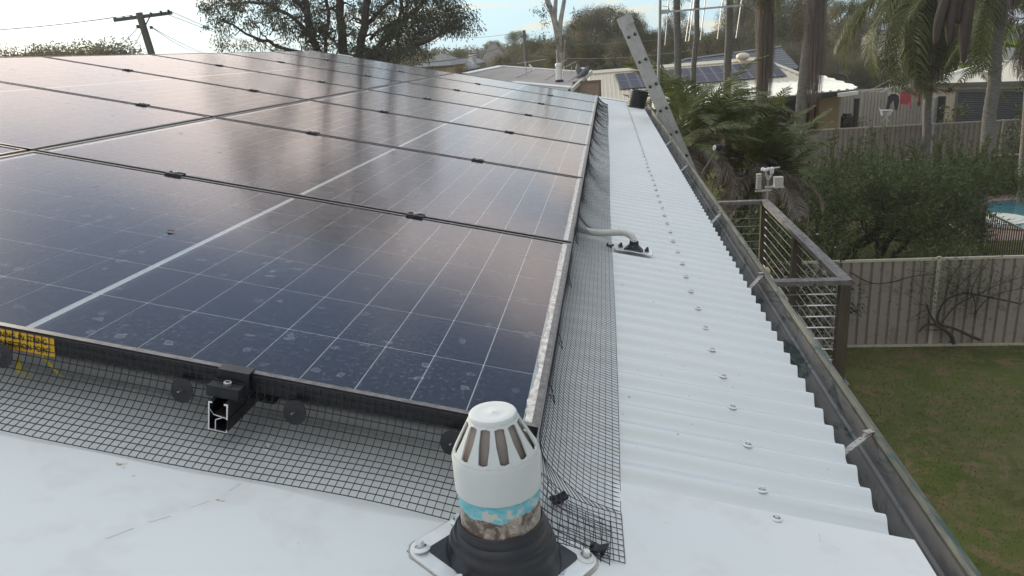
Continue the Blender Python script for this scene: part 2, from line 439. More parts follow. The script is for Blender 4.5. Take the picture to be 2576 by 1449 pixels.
M_palmd = leafmat('dead_palm_leaflet', (.14, .115, .10), (.30, .26, .235), (.20, .15, .12), transl=.15, rough=.8)
M_banana = leafmat('banana_leaf', (.10, .20, .03), (.20, .33, .05), (.36, .38, .04), transl=.5, scale=1.2)
M_vine = leafmat('vine_leaf', (.06, .10, .02), (.14, .17, .04), (.20, .18, .03), transl=.45)
M_flower = leafmat('pale_flower', (.50, .36, .34), (.65, .55, .52), None)

# ================================================================== OUR HOUSE
GZ = -5.1                                # lawn level
RIB = 0.0785
house = thing('house', 'white metal roofed house in the foreground carrying the solar panels', 'house', (0, 0, 0))
HR = dict(parent=house, rot=ROOF)
def debris(n, x0, x1, y0, y1, z, par, seed, nm, m, rot=None):
    rg = np.random.default_rng(seed); C = np.stack([rg.uniform(x0, x1, n), y0 + (y1 - y0) * rg.random(n) ** 1.3, np.full(n, z) + rg.uniform(.001, .006, n)], 1); D = rg.normal(size=(n, 3)); D[:, 2] *= .25
    return obj(nm, leaf_mesh(nm, C, D, rg.uniform(.012, .045, n), rg.uniform(.005, .011, n), m, rg), par, rot=rot, kind='stuff')
def sheet_mesh():
    mb = MB(); n = 100; prof = []
    for i in range(n + 1):
        y = i * RIB / 10
        c = math.cos(2 * math.pi * (y - .5 * RIB) / RIB)
        h = -.1340 + .0190 * ((1 + c) / 2) ** 1.45
        prof.append((y, h + (.0012 if y < RIB * .55 else 0)))
    vs = []
    for x in (-3.62, .612): vs += [(x, y, h) for y, h in prof]
    vs += [(.612, y, h - .0012) for y, h in prof]
    k = n + 1
    mb.add(vs, [(i, i + k, i + 1 + k, i + 1) for i in range(n)] + [(i + k, i + 2 * k, i + 1 + 2 * k, i + 1 + k) for i in range(n)])
    return mb.mesh('roof_sheet', M_roof, 60)
sm = sheet_mesh()
for i in range(12):
    obj('roof_sheet', sm, loc=tilt((0, .0935 + i * 10 * RIB, 0)), **HR)
# flat capping sheet across the near end
b = MB()
b.box(-3.62, .636, -2.2, .070, -.1145, -.113)
b.add([(-3.62, .070, -.1132), (.636, .070, -.1132), (.636, .079, -.127), (-3.62, .079, -.127)], [(0, 1, 2, 3)])
b.add([(.636, -2.2, -.1132), (.640, -2.2, -.124), (.640, .078, -.124), (.636, .070, -.1132)], [(0, 1, 2, 3)])
obj('flat_capping', (b, M_flat), **HR)
b = MB(); b.box(-3.62, .60, 9.46, 9.66, -.112, -.1105); b.box(-3.62, .60, 9.66, 9.662, -.24, -.1105)
obj('barge_capping', (b, M_cap), **HR)
b = MB(); b.box(-3.72, -3.53, -2.2, 9.66, -.098, -.094); b.add([(-3.53, -2.2, -.094), (-3.53, 9.66, -.094), (-3.50, 9.66, -.112), (-3.50, -2.2, -.112)], [(0, 1, 2, 3)])
obj('ridge_capping', (b, M_cap), **HR)
# far slope beyond the ridge
rp = tilt((-3.66, 0, -.112))
b = MB(); q = [(rp.x, -2.2, rp.z), (rp.x, 9.6, rp.z), (rp.x - 4.1, 9.6, rp.z - .87), (rp.x - 4.1, -2.2, rp.z - .87)]
b.prism([Vector(p) for p in q][::-1], (0, 0, 1), .02)
obj('back_roof_slope', (b, M_cap), house)
b = MB(); b.box(rp.x - 3.7, .10, -2.0, 9.4, GZ, -.62)
obj('wall', (b, M_cream), house)
b = MB()
gy0, gy1 = -1.8, 9.42
b.prism([(.10, gy0, -.375), (.56, gy0, -.375), (.56, gy0, -.36), (.10, gy0, -.36)], (0, -1, 0), gy1 - gy0)
obj('soffit', (b, M_greybeam), house)
def run(sec, name, m):
    mb = MB(); k = len(sec); vs = [(x, y, z) for y in (gy0, gy1) for x, z in sec]
    mb.add(vs, [(i, i + 1, i + 1 + k, i + k) for i in range(k - 1)])
    return obj(name, (mb, m), house)
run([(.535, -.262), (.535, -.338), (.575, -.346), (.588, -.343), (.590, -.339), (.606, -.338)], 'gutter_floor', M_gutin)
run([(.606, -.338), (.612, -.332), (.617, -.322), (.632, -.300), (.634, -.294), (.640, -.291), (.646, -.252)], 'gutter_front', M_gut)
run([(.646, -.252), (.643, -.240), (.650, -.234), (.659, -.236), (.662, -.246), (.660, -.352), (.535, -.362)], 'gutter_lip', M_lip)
M_litter = leafmat('leaf_litter', (.10, .06, .035), (.22, .15, .09), (.05, .035, .025), transl=.1)
debris(170, .545, .605, .2, 8, -.345, house, 5, 'gutter_litter', M_litter)
M_strap = mat('rusty_strap', (.28, .27, .25), (.42, .41, .39), 60, .6, dirt=(.12, .08, .06), dscale=120, dlo=.5, dhi=.6)
for px, py, dy in ((2195, 1082, -.050), (1910, 686, -.11), (1805, 533, -.14), (1722, 412, -.16), (1688, 352, -.16)):
    c = atz(px, py, -.237); m = MB()
    m.beam((.648, c.y, -.238), (.572, c.y + dy, -.268), .014, .0025)
    m.beam((.645, c.y - .004, -.2365), (.628, c.y - .016, -.2335), .015, .0015)
    obj('gutter_strap', (m, M_strap), house)
def screw_mesh():
    m = MB()
    m.lathe([(.0105, 0), (.0108, .0015), (.0072, .0038), (.0068, .0042)], 16, cap0=True)
    m.lathe([(.0046, .004), (.0046, .0095), (.0038, .0105)], 6, cap1=True)
    return m.mesh('roofing_screw', M_white, 35)
scm = screw_mesh()
def roofscrew(x, y, h): obj('roofing_screw', scm, loc=tilt((x, y, h)), rot=(random.uniform(-.06, .06), PITCH + random.uniform(-.06, .06), random.uniform(0, 1)), parent=house, scale=.86)
random.seed(4)
roofscrew(.408, .052, -.113)
for k in range(60):
    y = .133 + (k and (k * 2) * RIB)
    if y < 9.4: roofscrew(.404 + random.uniform(-.003, .003) - (.010 if y > 2 else .005 * y), y, -.1150)
roofscrew(-.42, -.028, -.113)
# faint blue chalk marks and dried spots on the flat sheet
M_chalk = mat('blue_chalk', (.42, .52, .66), (.66, .70, .72), 60, .8)
M_spot = mat('dried_mud_spot', (.50, .42, .32), (.66, .63, .57), 90, .9)
b = MB()
for (xa, ya), (xb, yb) in (((1100, 0), (0, 0)),) and [((-.489, -.245), (-.470, -.225)), ((-.455, -.200), (-.440, -.180)), ((-.425, -.150), (-.418, -.128)), ((.468, .012), (.473, .035)), ((-.52, -.29), (-.50, -.262))]:
    b.beam((xa, ya, -.1127), (xb, yb, -.1127), .0016, .0003)
obj('chalk_mark', (b, M_chalk), kind='stuff', **HR)
b = MB()
for _ in range(26):
    cx, cy = random.choice([(-.285, -.218), (-.60, -.14), (-.43, -.17), (-.55, -.06)]) if _ < 16 else (random.uniform(-.8, .6), random.uniform(-.3, 0))
    cx += random.gauss(0, .006); cy += random.gauss(0, .004); r = random.uniform(.0008, .0032); k = 7
    b.add([(cx + r * random.uniform(.6, 1.3) * math.cos(6.283 * i / k) * 1.3, cy + r * random.uniform(.6, 1.2) * math.sin(6.283 * i / k), -.1127) for i in range(k)], [tuple(range(k))])
obj('dried_spot', (b, M_spot), kind='stuff', **HR)

# ================================================================== SOLAR PANELS
PL, PW, GX, GY = 1.722, 1.134, .020, .018
def frame_mesh():
    m = MB(); t = .011
    m.box(-PL, 0, 0, t, -.030, 0); m.box(-PL, 0, PW - t, PW, -.030, 0)
    m.box(-PL, -PL + t, t, PW - t, -.030, 0); m.box(-t, 0, t, PW - t, -.030, 0)
    m.box(0, .0006, .001, PW - .001, -.0185, -.0170)
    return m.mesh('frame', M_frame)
fm = frame_mesh()
gm = MB().add([(-PL + .0112, .0112, -.0018), (-.0112, .0112, -.0018), (-.0112, PW - .0112, -.0018), (-PL + .0112, PW - .0112, -.0018)], [(0, 1, 2, 3)]).mesh('glass', M_glass)
bm = MB().box(-PL + .0115, -.0115, .0115, PW - .0115, -.0075, -.0062).mesh('backsheet', M_back)
cw, cl = .0902, .1814
cm = MB().add([(.001, 0, .0008), (cw - .001, 0, .0008), (cw, .001, .0008), (cw, cl - .001, .0008), (cw - .001, cl, .0008), (.001, cl, .0008), (0, cl - .001, .0008), (0, .001, .0008)], [tuple(range(8))]).mesh('solar_cell', M_cell)
cells = []
for i in range(18):
    x = -PL + .026 + i * (cw + .0020) + (.0125 if i >= 9 else 0)
    for j in range(6): cells.append((x, .0150 + j * (cl + .0031)))
b = MB()
for x, y in cells: b.add([(x, y, -.0054), (x + cw, y, -.0054), (x + cw, y + cl, -.0054), (x, y + cl, -.0054)], [(0, 1, 2, 3)])
cjm = b.mesh('solar_cells', M_cell)
ordn = ['nearest', 'second', 'third', 'fourth', 'fifth', 'sixth', 'farthest']
random.seed(9)
for r in range(2):
    for k in range(7):
        where = 'lower row beside the wire mesh' if r == 0 else 'upper row along the roof ridge'
        lab = f'{ordn[k]} black framed solar panel' + (' from the vent pipe' if k in (1, 2, 3, 4, 5) else ' to the vent pipe' if k == 0 else ' from the vent pipe') + f', {where}'
        t = thing('solar_panel', lab, 'solar panel', tilt((-r * (PL + GX), k * (PW + GY), 0)), ROOF, 'solar panels on the white roof')
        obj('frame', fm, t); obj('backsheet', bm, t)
        if k < 4:
            for x, y in cells: obj('solar_cell', cm, t, (x, y, -.0062))
        else: obj('solar_cells', cjm, t, kind='stuff')
        obj('glass', gm, t)
        # dirt and lichen caught along the low edge of the glass
        if r == 0:
            g = MB(); n = 90; y0, y1 = .0115, PW - .0115
            w = [.009 + .004 * random.random() + .003 * math.sin(i * .31 + k) for i in range(n)]
            vs = [(-.0112, y0 + (y1 - y0) * i / (n - 1), -.0006) for i in range(n)] + [(-.0112 - w[i], y0 + (y1 - y0) * i / (n - 1), -.0011) for i in range(n)]
            g.add(vs, [(i, i + 1, i + 1 + n, i + n) for i in range(n - 1)])
            obj('dirt_line', (g, M_margin), t)

# rails with their clamps
prof = [(-.014, 0), (-.018, 0), (-.018, -.049), (.0135, -.049), (.0135, -.046)]
def rail_body(y0, y1):
    m = MB()
    m.box(-.0180, -.0164, y0, y1, -.049, 0); m.box(.0120, .0136, y0, y1, -.026, 0); m.box(.0120, .0136, y0, y1, -.049, -.028)
    m.box(-.0164, .0120, y0, y1, -.049, -.0474); m.box(-.0164, -.012, y0, y1, -.0016, 0); m.box(.0076, .0120, y0, y1, -.0016, 0)
    m.beam((-.0164, y0, -.014), (-.010, y0, -.0205), .0014, .0014); m.beam((-.0164, (y0 + y1) / 2, -.0142), (-.0095, (y0 + y1) / 2, -.0207), .0014, y1 - y0, (0, 1, 0)) if False else None
    m.box(-.0095, .0120, y0, y1, -.0222, -.0208); m.box(-.0070, -.0056, y0, y1, -.0474, -.0300)
    return m
def rail_end(y):
    m = MB(); a, c = y - .0006, y - .0001
    m.box(-.0182, -.0160, a, c, -.0492, .0002); m.box(-.0160, -.0118, a, c, -.0022, .0002); m.box(.0072, .0138, a, c, -.0028, .0002)
    for i in range(9): m.box(.0114, .0138 - .0006 * (i % 2), a, c, -.0060 - i * .0026, -.0034 - i * .0026) if i else m.box(.0114, .0138, a, c, -.0060, -.0028)
    for p, q in (((-.0160, -.013), (-.0095, -.0212)), ((-.0095, -.0212), (.0118, -.0245)), ((.0060, -.0236), (-.0060, -.0300)), ((-.0060, -.0300), (-.0062, -.0478)), ((-.0160, -.0482), (.0118, -.0496))):
        m.beam((p[0], y - .0004, p[1]), (q[0], y - .0004, q[1]), .0013, .0005, (0, 1, 0))
    m.box(.0112, .0132, a, c, -.0500, -.0450)
    return m
def clamp_mesh():
    m = MB()
    m.box(-.026, .026, -.0160, .0160, .0004, .0030); m.box(-.026, .026, -.0178, -.0135, .0030, .0048); m.box(-.026, .026, .0135, .0178, .0030, .0048)
    m.box(-.026, .026, -.0075, -.0055, -.030, .0004); m.box(-.026, .026, .0055, .0075, -.030, .0004)
    return m.mesh('mid_clamp', M_plastic)
clm = clamp_mesh()
bolt = MB().lathe([(.0062, .003), (.0064, .0085), (.0058, .0092), (.0036, .0092), (.0034, .005)], 18).mesh('bolt', M_steel, 35)
names = ['mounting rail sticking out beside the two black mesh discs, its cut end bright', 'second mounting rail up the slope, under the middle of the lower panel row', 'mounting rail under the lower half of the upper panel row', 'uppermost mounting rail, just below the roof ridge']
for ri, rx in enumerate((-.4895, -1.262, -2.088, -2.905)):
    y0 = -.055
    t = thing('mounting_rail', 'black ' + names[ri], 'mounting rail', tilt((rx, 0, -.0312)), ROOF, 'rails under the solar panels')
    obj('rail_body', (rail_body(y0, 8.20), M_blackal), t); obj('cut_end', (rail_end(y0), M_cut), t)
    for k in range(1, 7):
        c = obj('clamp', clm, t, (.008, k * (PW + GY) - GY / 2, .0312)); obj('bolt', bolt, c, (0, 0, 0))
    e = MB(); e.box(-.026, .026, -.012, .010, .0316, .0346); e.box(-.026, .026, -.0125, -.0098, .004, .0316)
    e.box(-.030, .022, -.040, -.0125, .0002, .0165); e.box(-.030, .022, -.0395, -.0368, .0165, .0185); e.box(-.030, .022, -.018, -.0150, .0165, .0185)
    c = obj('end_clamp', (e, M_plastic), t); obj('bolt', bolt, c, (-.002, -.026, .0135))
    for k in range(9):
        f = MB(); f.box(-.018, .018, -.02, .02, -.084, -.049); obj('rail_foot', (f, M_blackal), t, (0, .13 + k * .98, 0))

# ================================================================== BIRD MESH
SP = .0127
def resample(pts, ds, total=None):
    out = [pts[0]]; acc = 0; i = 0; cur = Vector(pts[0]); tgt = ds
    P = [Vector(p) for p in pts]; seg = [(P[k + 1] - P[k]).length for k in range(len(P) - 1)]
    Ln = sum(seg); res = []; s = 0; n = int(Ln / ds)
    for j in range(n + 1):
        d = j * ds; k = 0
        while k < len(seg) - 1 and d > seg[k]: d -= seg[k]; k += 1
        res.append(P[k].lerp(P[k + 1], d / seg[k]))
    return res
def smoothpts(pts, it=2):
    P = [Vector(p) for p in pts]
    for _ in range(it):
        Q = [P[0]]
        for a, c in zip(P, P[1:]): Q += [a.lerp(c, .25), a.lerp(c, .75)]
        Q.append(P[-1]); P = Q
    return P
def grid_mesh(rows, r=.00078, nn=4, skip=lambda i, j: False):
    m = MB(); nc = min(len(q) for q in rows); out = MB()
    for row in rows: m.tube(row[:nc], r, nn, cap=False)
    n2 = MB()
    for j in range(nc):
        n2.tube([row[j] for row in rows], r, nn, cap=False)
    return m, n2
random.seed(12)
fx0, fx1 = -1.62, .135
rows = []
for i in range(int((fx1 - fx0) / SP) + 1):
    x = fx0 + i * SP
    wv = .5 + .5 * math.sin(x * 9.0 + 1.2); wv2 = math.sin(x * 23 + .5)
    yo = -.128 + .022 * max(0, (x + .62) / .55) if x < -.07 else -.106
    if x < .004:
        hb = -.1105 + .010 * max(0, math.exp(-((x + .20) / .16) ** 2)) + .0015 * wv2
        P = [(x, -.0035, -.003), (x, -.005, -.030), (x - .001, -.010 - .005 * wv, -.056), (x - .004, -.034 - .008 * wv, -.086 + .003 * wv2), (x - .006, -.072, -.101 + .004 * wv + (hb + .1105)), (x - .008, yo, hb)]
    else:
        k = x / .13
        P = [(x, -.004 - .05 * k, -.060 - .045 * min(1, k * 2)), (x, -.02 - .05 * k, -.085 - .02 * min(1, k * 2)), (x, -.05 - .04 * k, -.100), (x, -.085 - .02 * k, -.106), (x, -.125, -.109)]
    rows.append(resample(smoothpts(P), SP))
fmth = thing('bird_mesh', 'black wire bird mesh draped along the front edge of the panels beside the vent pipe', 'bird mesh', (0, 0, 0), ROOF, 'bird mesh strips')
def pad(rows):
    n = sorted(len(r) for r in rows)[len(rows) // 2]
    res = []
    for r in rows:
        r = list(r)
        while len(r) < n: r.append(r[-1] + (r[-1] - r[-2]))
        res.append(r[:n])
    return res
rows = pad(rows)
a, c = grid_mesh(rows)
obj('cross_wires', (a, M_mesh), fmth, kind='stuff'); obj('long_wires', (c, M_mesh), fmth, kind='stuff')
discm = MB().lathe([(.0198, 0), (.0200, .0012), (.008, .0018), (.004, .0030)], 40, cap0=True, cap1=True)
for q in range(4):
    discm.beam((0, 0, .002), (.007 * math.cos(q * 1.571), .007 * math.sin(q * 1.571), .0022), .003, .0012)
discm = discm.mesh('clip_disc', M_plastic, 35)
pinm = MB().tube([(0, 0, .001), (.0006, .0004, .012)], .0011, 8).mesh('pin', M_steel)
for x in (-.880, -.572, -.384, -.128, -1.2):
    d = obj('clip_disc', discm, fmth, (x, -.0165, -.0455), (rad(78), 0, rad(random.uniform(-14, -4)))); obj('pin', pinm, d)
# side strip
smth = thing('bird_mesh', 'long grey black wire bird mesh draped down the low side of the panels', 'bird mesh', (0, 0, 0), ROOF, 'bird mesh strips')
rows = []; ny = int((8.50 + .129) / SP)
ph = [random.uniform(0, 6.28) for _ in range(8)]
for i in range(ny + 1):
    y = -.129 + i * SP
    wob = math.sin(y * 4.3 + ph[0]) * .5 + math.sin(y * 9.1 + ph[1]) * .35 + math.sin(y * 17.3 + ph[2]) * .15
    wob2 = math.sin(y * 11.0 + ph[3]) * .6 + math.sin(y * 21.0 + ph[4]) * .4
    cd_ = math.exp(-((y - 1.69) / .06) ** 2)
    ex = .148 + .003 * math.sin(y * 2.1) + .003 - (.007 if y > 3 else .0023 * y)
    if y >= -.004:
        P = [(.0035, y, -.006), (.006 + .003 * wob2 * min(1, y), y, -.030), (.018 + .006 * wob, y - .003, -.054 + .004 * cd_), (.050 + .006 * wob, y - .006, -.083 + .005 * wob + .008 * cd_), (.098, y - .008, -.104 + .002 * wob2 + .006 * cd_), (ex, y - .010, -.1125 + .001 * wob2)]
    else:
        k = -y / .125
        P = [(.02 + .012 * k, y, -.066 - .035 * k), (.045, y - .002, -.088 - .014 * k), (.075, y - .004, -.102), (.112, y - .007, -.108), (ex + .004 * k, y - .006, -.1115)]
    q_ = smoothpts(P, 2); tl = sum((a - c).length for a, c in zip(q_, q_[1:])); rows.append((resample(q_, tl / 15.0001) + [q_[-1]])[:16])
n = 16; R2 = rows
ka = [i for i, r in enumerate(R2)]
s1 = R2[:260]; s2 = R2[259:]
a, c = grid_mesh(s1, .00066, 4); a2, c2 = grid_mesh(s2, .00042, 3)
obj('cross_wires', (a, M_mesh), smth, kind='stuff'); obj('long_wires', (c, M_mesh), smth, kind='stuff')
obj('cross_wires', (a2, M_mesh), smth, kind='stuff'); obj('long_wires', (c2, M_mesh), smth, kind='stuff')
def clipmesh():
    m = MB(); m.box(-.013, -.002, -.008, .008, 0, .005); m.prism([(-.002, -.008, 0), (.012, -.008, .008), (.012, -.008, .012), (-.002, -.008, .005)], (0, -1, 0), .016)
    m.box(-.013, -.009, -.004, .004, .005, .010); m.box(.002, .008, -.003, .003, -.004, .004)
    return m.mesh('wire_clip', M_plastic)
wcl = clipmesh()
for px, py, rz in ((1406, 1257, .5), (1508, 1383, -.3), (1534, 619, .1)):
    p = untilt(atpl(px, py, tilt((0, 0, -.104)), (ST, 0, CT)))
    obj('wire_clip', wcl, smth, (p.x, p.y, -.106), (0, random.uniform(-.2, .2), rz))
for y in (.18, .43, .85, 1.30, 2.1, 2.9, 3.9, 5.0):
    k = MB(); k.tube([(.003, y, -.004), (.012, y + .003, -.020), (.022, y - .004, -.045), (.010, y, -.030)], .0011, 6)
    obj('cable_tie', (k, M_mesh), smth)

# warning label on the front of the first panel
pr = untilt(at(136, 868, -.002))
def text_mesh(s, size, name, m, xs=1.0, align='RIGHT'):
    cu = bpy.data.curves.new(name, 'FONT'); cu.body = s; cu.size = size; cu.align_x = align; cu.resolution_u = 3; cu.space_line = .95; cu.offset = .012 * size if 'CONN' in s or 'WARN' in s else 0
    o = bpy.data.objects.new(name, cu); COL.objects.link(o); dg = bpy.context.evaluated_depsgraph_get(); dg.update()
    me = bpy.data.meshes.new_from_object(o.evaluated_get(dg)); bpy.data.objects.remove(o); me.materials.clear(); me.materials.append(m)
    me.transform(Matrix.Scale(xs, 4, (1, 0, 0))); me.name = name
    return me
wl = thing('warning_label', 'yellow warning label with black capitals on the front panel frame, lower left', 'label', tilt((pr.x, -.0012, -.005)), ROOF)
b = MB(); b.box(-.34, 0, -.0006, .0004, -.0335, .001); obj('label_plate', (b, M_yellow), wl)
b = MB(); b.box(-.34, 0, -.0009, -.0006, -.0335, -.0323); b.box(-.34, 0, -.0009, -.0006, -.0012, -.0002); obj('label_border', (b, mat('orange_edge', (.75, .30, .04))), wl)
for s, z in (('WARNING. PV STRING', -.0142), ('DC CONNECTION POINT', -.0292)):
    tm = text_mesh(s, .0150, 'label_text', M_ink, .70)
    obj('label_text', tm, wl, (-.012 if 'W' in s else -.006, -.0011, z), (rad(90), 0, 0))
tie = thing('marker_tie', 'yellow printed strap hanging slantwise under the warning label', 'strap', (0, 0, 0), ROOF)
q0, q1 = untilt(at(103, 893, .004)), untilt(at(152, 945, .03)); q2, q3 = untilt(at(45, 905, .0)), untilt(at(50, 942, .0))
b = MB(); b.beam(q0, q1, .008, .0006, (0, 1, .4)); obj('strap_band', (b, M_yellow2), tie)
b = MB(); b.beam(untilt(at(46, 900, .0)), untilt(at(48, 940, .0)), .009, .0006, (0, 1, .4)); b.beam(untilt(at(52, 918, .0)), untilt(at(70, 950, .02)), .006, .0006, (0, 1, .4)); obj('strap_tail', (b, M_yellow2), tie)

# ================================================================== VENT PIPE
PB = tilt((-.015, -.170, -.113))
vp = thing('vent_pipe', 'white slotted cowl on a grimy pipe with a turquoise paint band, in front', 'vent pipe', PB)
zb = -PB.z                                # helper: world z -> local
def Z(z): return z - PB.z
b = MB(); b.lathe([(.0505, Z(0)), (.0500, Z(.055)), (.0295, Z(.1085)), (.0285, Z(.1085)), (.0480, Z(.055))], 48)
obj('inner_pipe', (b, mat('brown_inner_pipe', (.20, .17, .15), (.27, .235, .21), 12, .6)), vp)
b = MB(); b.lathe([(.0548, Z(-.13)), (.0548, Z(.040)), (.0535, Z(.041)), (.0500, Z(.041)), (.0500, Z(-.1))], 64)
obj('pipe', (b, M_pipe), vp)
cap = MB(); rb, rt = .0578, .0308; zs, zt = Z(.060), Z(.107)
cap.lathe([(.0560, Z(.010)), (.0574, Z(.0095)), (.0580, Z(.012)), (.0583, Z(.040)), (.0586, Z(.058)), (rb, zs), (.0568, Z(.0635))], 84)
cap.lathe([(.0560, Z(.010)), (.0552, Z(.060)), (.0542, Z(.0635))], 84)
cap.lathe([(rt + .0014, Z(.1105)), (rt + .0008, Z(.1135)), (rt - .0006, Z(.1155)), (rt - .003, Z(.1163)), (rt - .012, Z(.1158)), (.002, Z(.1155)), (.0005, Z(.1163))], 84, cap1=True)
cap.lathe([(rt + .0014, Z(.1105)), (rt - .0015, Z(.1105)), (rt - .004, Z(.1140)), (.001, Z(.1140))], 84)
nS = 12
def ringp(t, a, inner): # t 0 low .. 1 high on the cone
    r = .0568 + (rt + .0012 - .0568) * t; z = Z(.0635) + (Z(.1106) - Z(.0635)) * t
    if inner: r -= .0024
    return (r * math.cos(a), r * math.sin(a), z)
for k in range(nS):
    a0 = 2 * math.pi * k / nS + .11; hwb, hwt = .085, .105
    ts = [0, .05, .075, .09, .5, .88, .905, .93, 1]
    # rib between slots: narrow angular width that swells at both ends
    vs = []
    for t in ts:
        half = math.pi / nS - {0: 0, .05: 0, .075: .095, .09: .112, .5: .165, .88: .185, .905: .175, .93: 0, 1: 0}[t]
        vs.append((t, half))
    o = []
    for t, hf in vs:
        o += [ringp(t, a0 - hf, False), ringp(t, a0, False), ringp(t, a0 + hf, False), ringp(t, a0 + hf, True), ringp(t, a0 - hf, True)]
    fs = []
    for i in range(8):
        for j in range(5): fs.append((i * 5 + j, i * 5 + (j + 1) % 5, (i + 1) * 5 + (j + 1) % 5, (i + 1) * 5 + j))
    cap.add(o, fs)
obj('cowl', (cap, mat('off_white_cowl', (.54, .565, .545), (.59, .61, .59), 8, .33), 35), vp)
bt = MB()
prof = [(.0790, 0), (.0790, .010), (.0755, .016), (.0745, .020), (.0725, .024), (.0735, .029), (.0700, .036), (.0665, .039), (.0672, .044), (.0650, .050), (.0605, .053), (.0608, .057), (.0592, .061), (.0575, .063), (.0577, .0665), (.0562, .0675), (.0550, .0665)]
bt.lathe([(r, z) for r, z in prof], 72)
o = obj('rubber_boot', (bt, M_rubber, 60), vp)
for v in o.data.vertices:                # sag so that it seats on the sloping roof
    w = max(0, 1 - v.co.z / .06); v.co.z -= w * v.co.x * math.tan(PITCH)
def rsq(h, r, n=8, rot=0.0):              # rounded square outline
    pts = []
    for q in range(4):
        cx, cy = ((h - r) if q in (0, 3) else -(h - r)), ((h - r) if q in (0, 1) else -(h - r))
        for i in range(n + 1):
            a = (q + i / n) * math.pi / 2; x, y = cx + r * math.cos(a), cy + r * math.sin(a)
            pts.append((x * math.cos(rot) - y * math.sin(rot), x * math.sin(rot) + y * math.cos(rot)))
    return pts
def ringplate(mb, o, i, z0, z1):
    k = len(o)
    vs = [(x, y, z1) for x, y in o] + [(x, y, z1) for x, y in i] + [(x, y, z0) for x, y in o] + [(x, y, z0) for x, y in i]
    fs = []
    for a in range(k):
        c = (a + 1) % k; fs += [(a, c, c + k, a + k), (a + 2 * k, c + 2 * k, c, a), (a + k, c + k, c + 3 * k, a + 3 * k)]
    mb.add(vs, fs)
RZ = math.radians(45 + 13)
fl = obj('flange', (lambda m: (ringplate(m, rsq(.1000, .026, 8, RZ), rsq(.070, .016, 8, RZ), .0022, .0042), m)[1].mesh('flange', M_alflange, 35))(MB()), vp, (0, 0, 0), ROOF)
random.seed(3)
ir = []
for k, (x, y) in enumerate(rsq(.0795, .022, 8, RZ)): ir.append((x, y))
obj('rubber_apron', (lambda m: (m.prism([(x, y, .0034) for x, y in rsq(.0765, .011, 8, RZ)], (0, 0, 1), .003), m)[1].mesh('rubber_apron', M_rubber))(MB()), vp, (0, 0, .0026), ROOF)
seal = MB(); o_ = rsq(.1035, .030, 12, RZ); seal.prism([(x + random.uniform(-.0012, .0022), y + random.uniform(-.0012, .0022), .0022) for x, y in o_], (0, 0, 1), .0022)
obj('sealant', (seal, mat('grey_sealant', (.26, .24, .21), (.42, .40, .36), 40, .6)), vp, (0, 0, 0), ROOF)
for a in range(8):
    if a % 2 == 0: d = .1155
    else: d = .0885
    an = RZ + math.pi / 4 + a * math.pi / 4
    obj('flange_bolt', scm, vp, tilt((d * math.cos(an), d * math.sin(an), .0042)), (0, PITCH, a), 1.2)
tm = text_mesh('5-127mm', .0095, 'boot_lettering', mat('moulded_rubber', (.06, .06, .065)), .9, 'CENTER')
obj('boot_lettering', tm, vp, tilt((.088, -.006, .0038)), (0, PITCH, rad(78)))

# ================================================================== CONDUIT WITH ITS ROOF BOOT
cb = (.225, 1.600)
cf = thing('roof_flashing', 'small black rubber cone flashing with silver oval flange, right of the mesh', 'flashing', tilt((cb[0], cb[1], -.110)), ROOF)
ov = []
for i in range(40):
    a = 2 * math.pi * i / 40; ov.append((.068 * abs(math.cos(a)) ** .8 * math.copysign(1, math.cos(a)), .040 * math.sin(a)))
def ovz(x, y): return .004 + .0075 * math.cos(2 * math.pi * (y + cb[1] - .133) / RIB)
vs = [(x, y, ovz(x, y)) for x, y in ov] + [(x * .6, y * .6, ovz(x * .6, y * .6) + .001) for x, y in ov] + [(x, y, ovz(x, y) - .004) for x, y in ov]
fs = [(i, (i + 1) % 40, 40 + (i + 1) % 40, 40 + i) for i in range(40)] + [(80 + i, 80 + (i + 1) % 40, (i + 1) % 40, i) for i in range(40)] + [tuple(range(40, 80))]
obj('flange', (MB().add(vs, fs), M_alflange), cf)
obj('rubber_cone', (MB().lathe([(.036, .001), (.034, .007), (.029, .009), (.028, .013), (.022, .0145), (.021, .019), (.0175, .021), (.0160, .034), (.0140, .035)], 32), M_rubber, 50), cf, rot=(0, rad(-6), 0))
for s in (-1, 1): obj('fixing_tab', (MB().lathe([(.009, 0), (.007, .004), (.004, .013), (.0015, .0145)], 12, (s * .048, .004, .006), cap1=True), M_rubber, 50), cf)
cv = thing('conduit', 'light grey corrugated conduit curving from under the mesh into the rubber flashing', 'conduit', (0, 0, 0), ROOF)
P = smoothpts([(cb[0] - .004, cb[1], -.084), (cb[0] - .010, cb[1] + .004, -.062), (cb[0] - .038, cb[1] + .016, -.052), (.135, cb[1] + .034, -.068), (.08, cb[1] + .060, -.086), (-.03, cb[1] + .09, -.085)], 4)
P = resample(P, .0011)
rr = [.0118 + .0014 * math.sin(2 * math.pi * i / 5.0) for i in range(len(P))]
obj('corrugated_tube', (MB().tube(P, rr, 20), M_pvcgrey, 70), cv)

# a few bits of leaf and dirt on the panels
dl = MB()
for px, py in ((430, 582),):
    p = untilt(atpl(px, py, (0, 0, 0), (ST, 0, CT)))
    dl.add([(p.x - .012, p.y, .0005), (p.x - .002, p.y - .006, .004), (p.x + .012, p.y + .002, .001), (p.x, p.y + .007, .003)], [(0, 1, 2, 3)])
o = obj('dry_leaf', (dl, mat('dry_leaf', (.16, .07, .035))), rot=ROOF); tag(o, 'small curled brown leaf lying on the nearest panel', 'leaf')

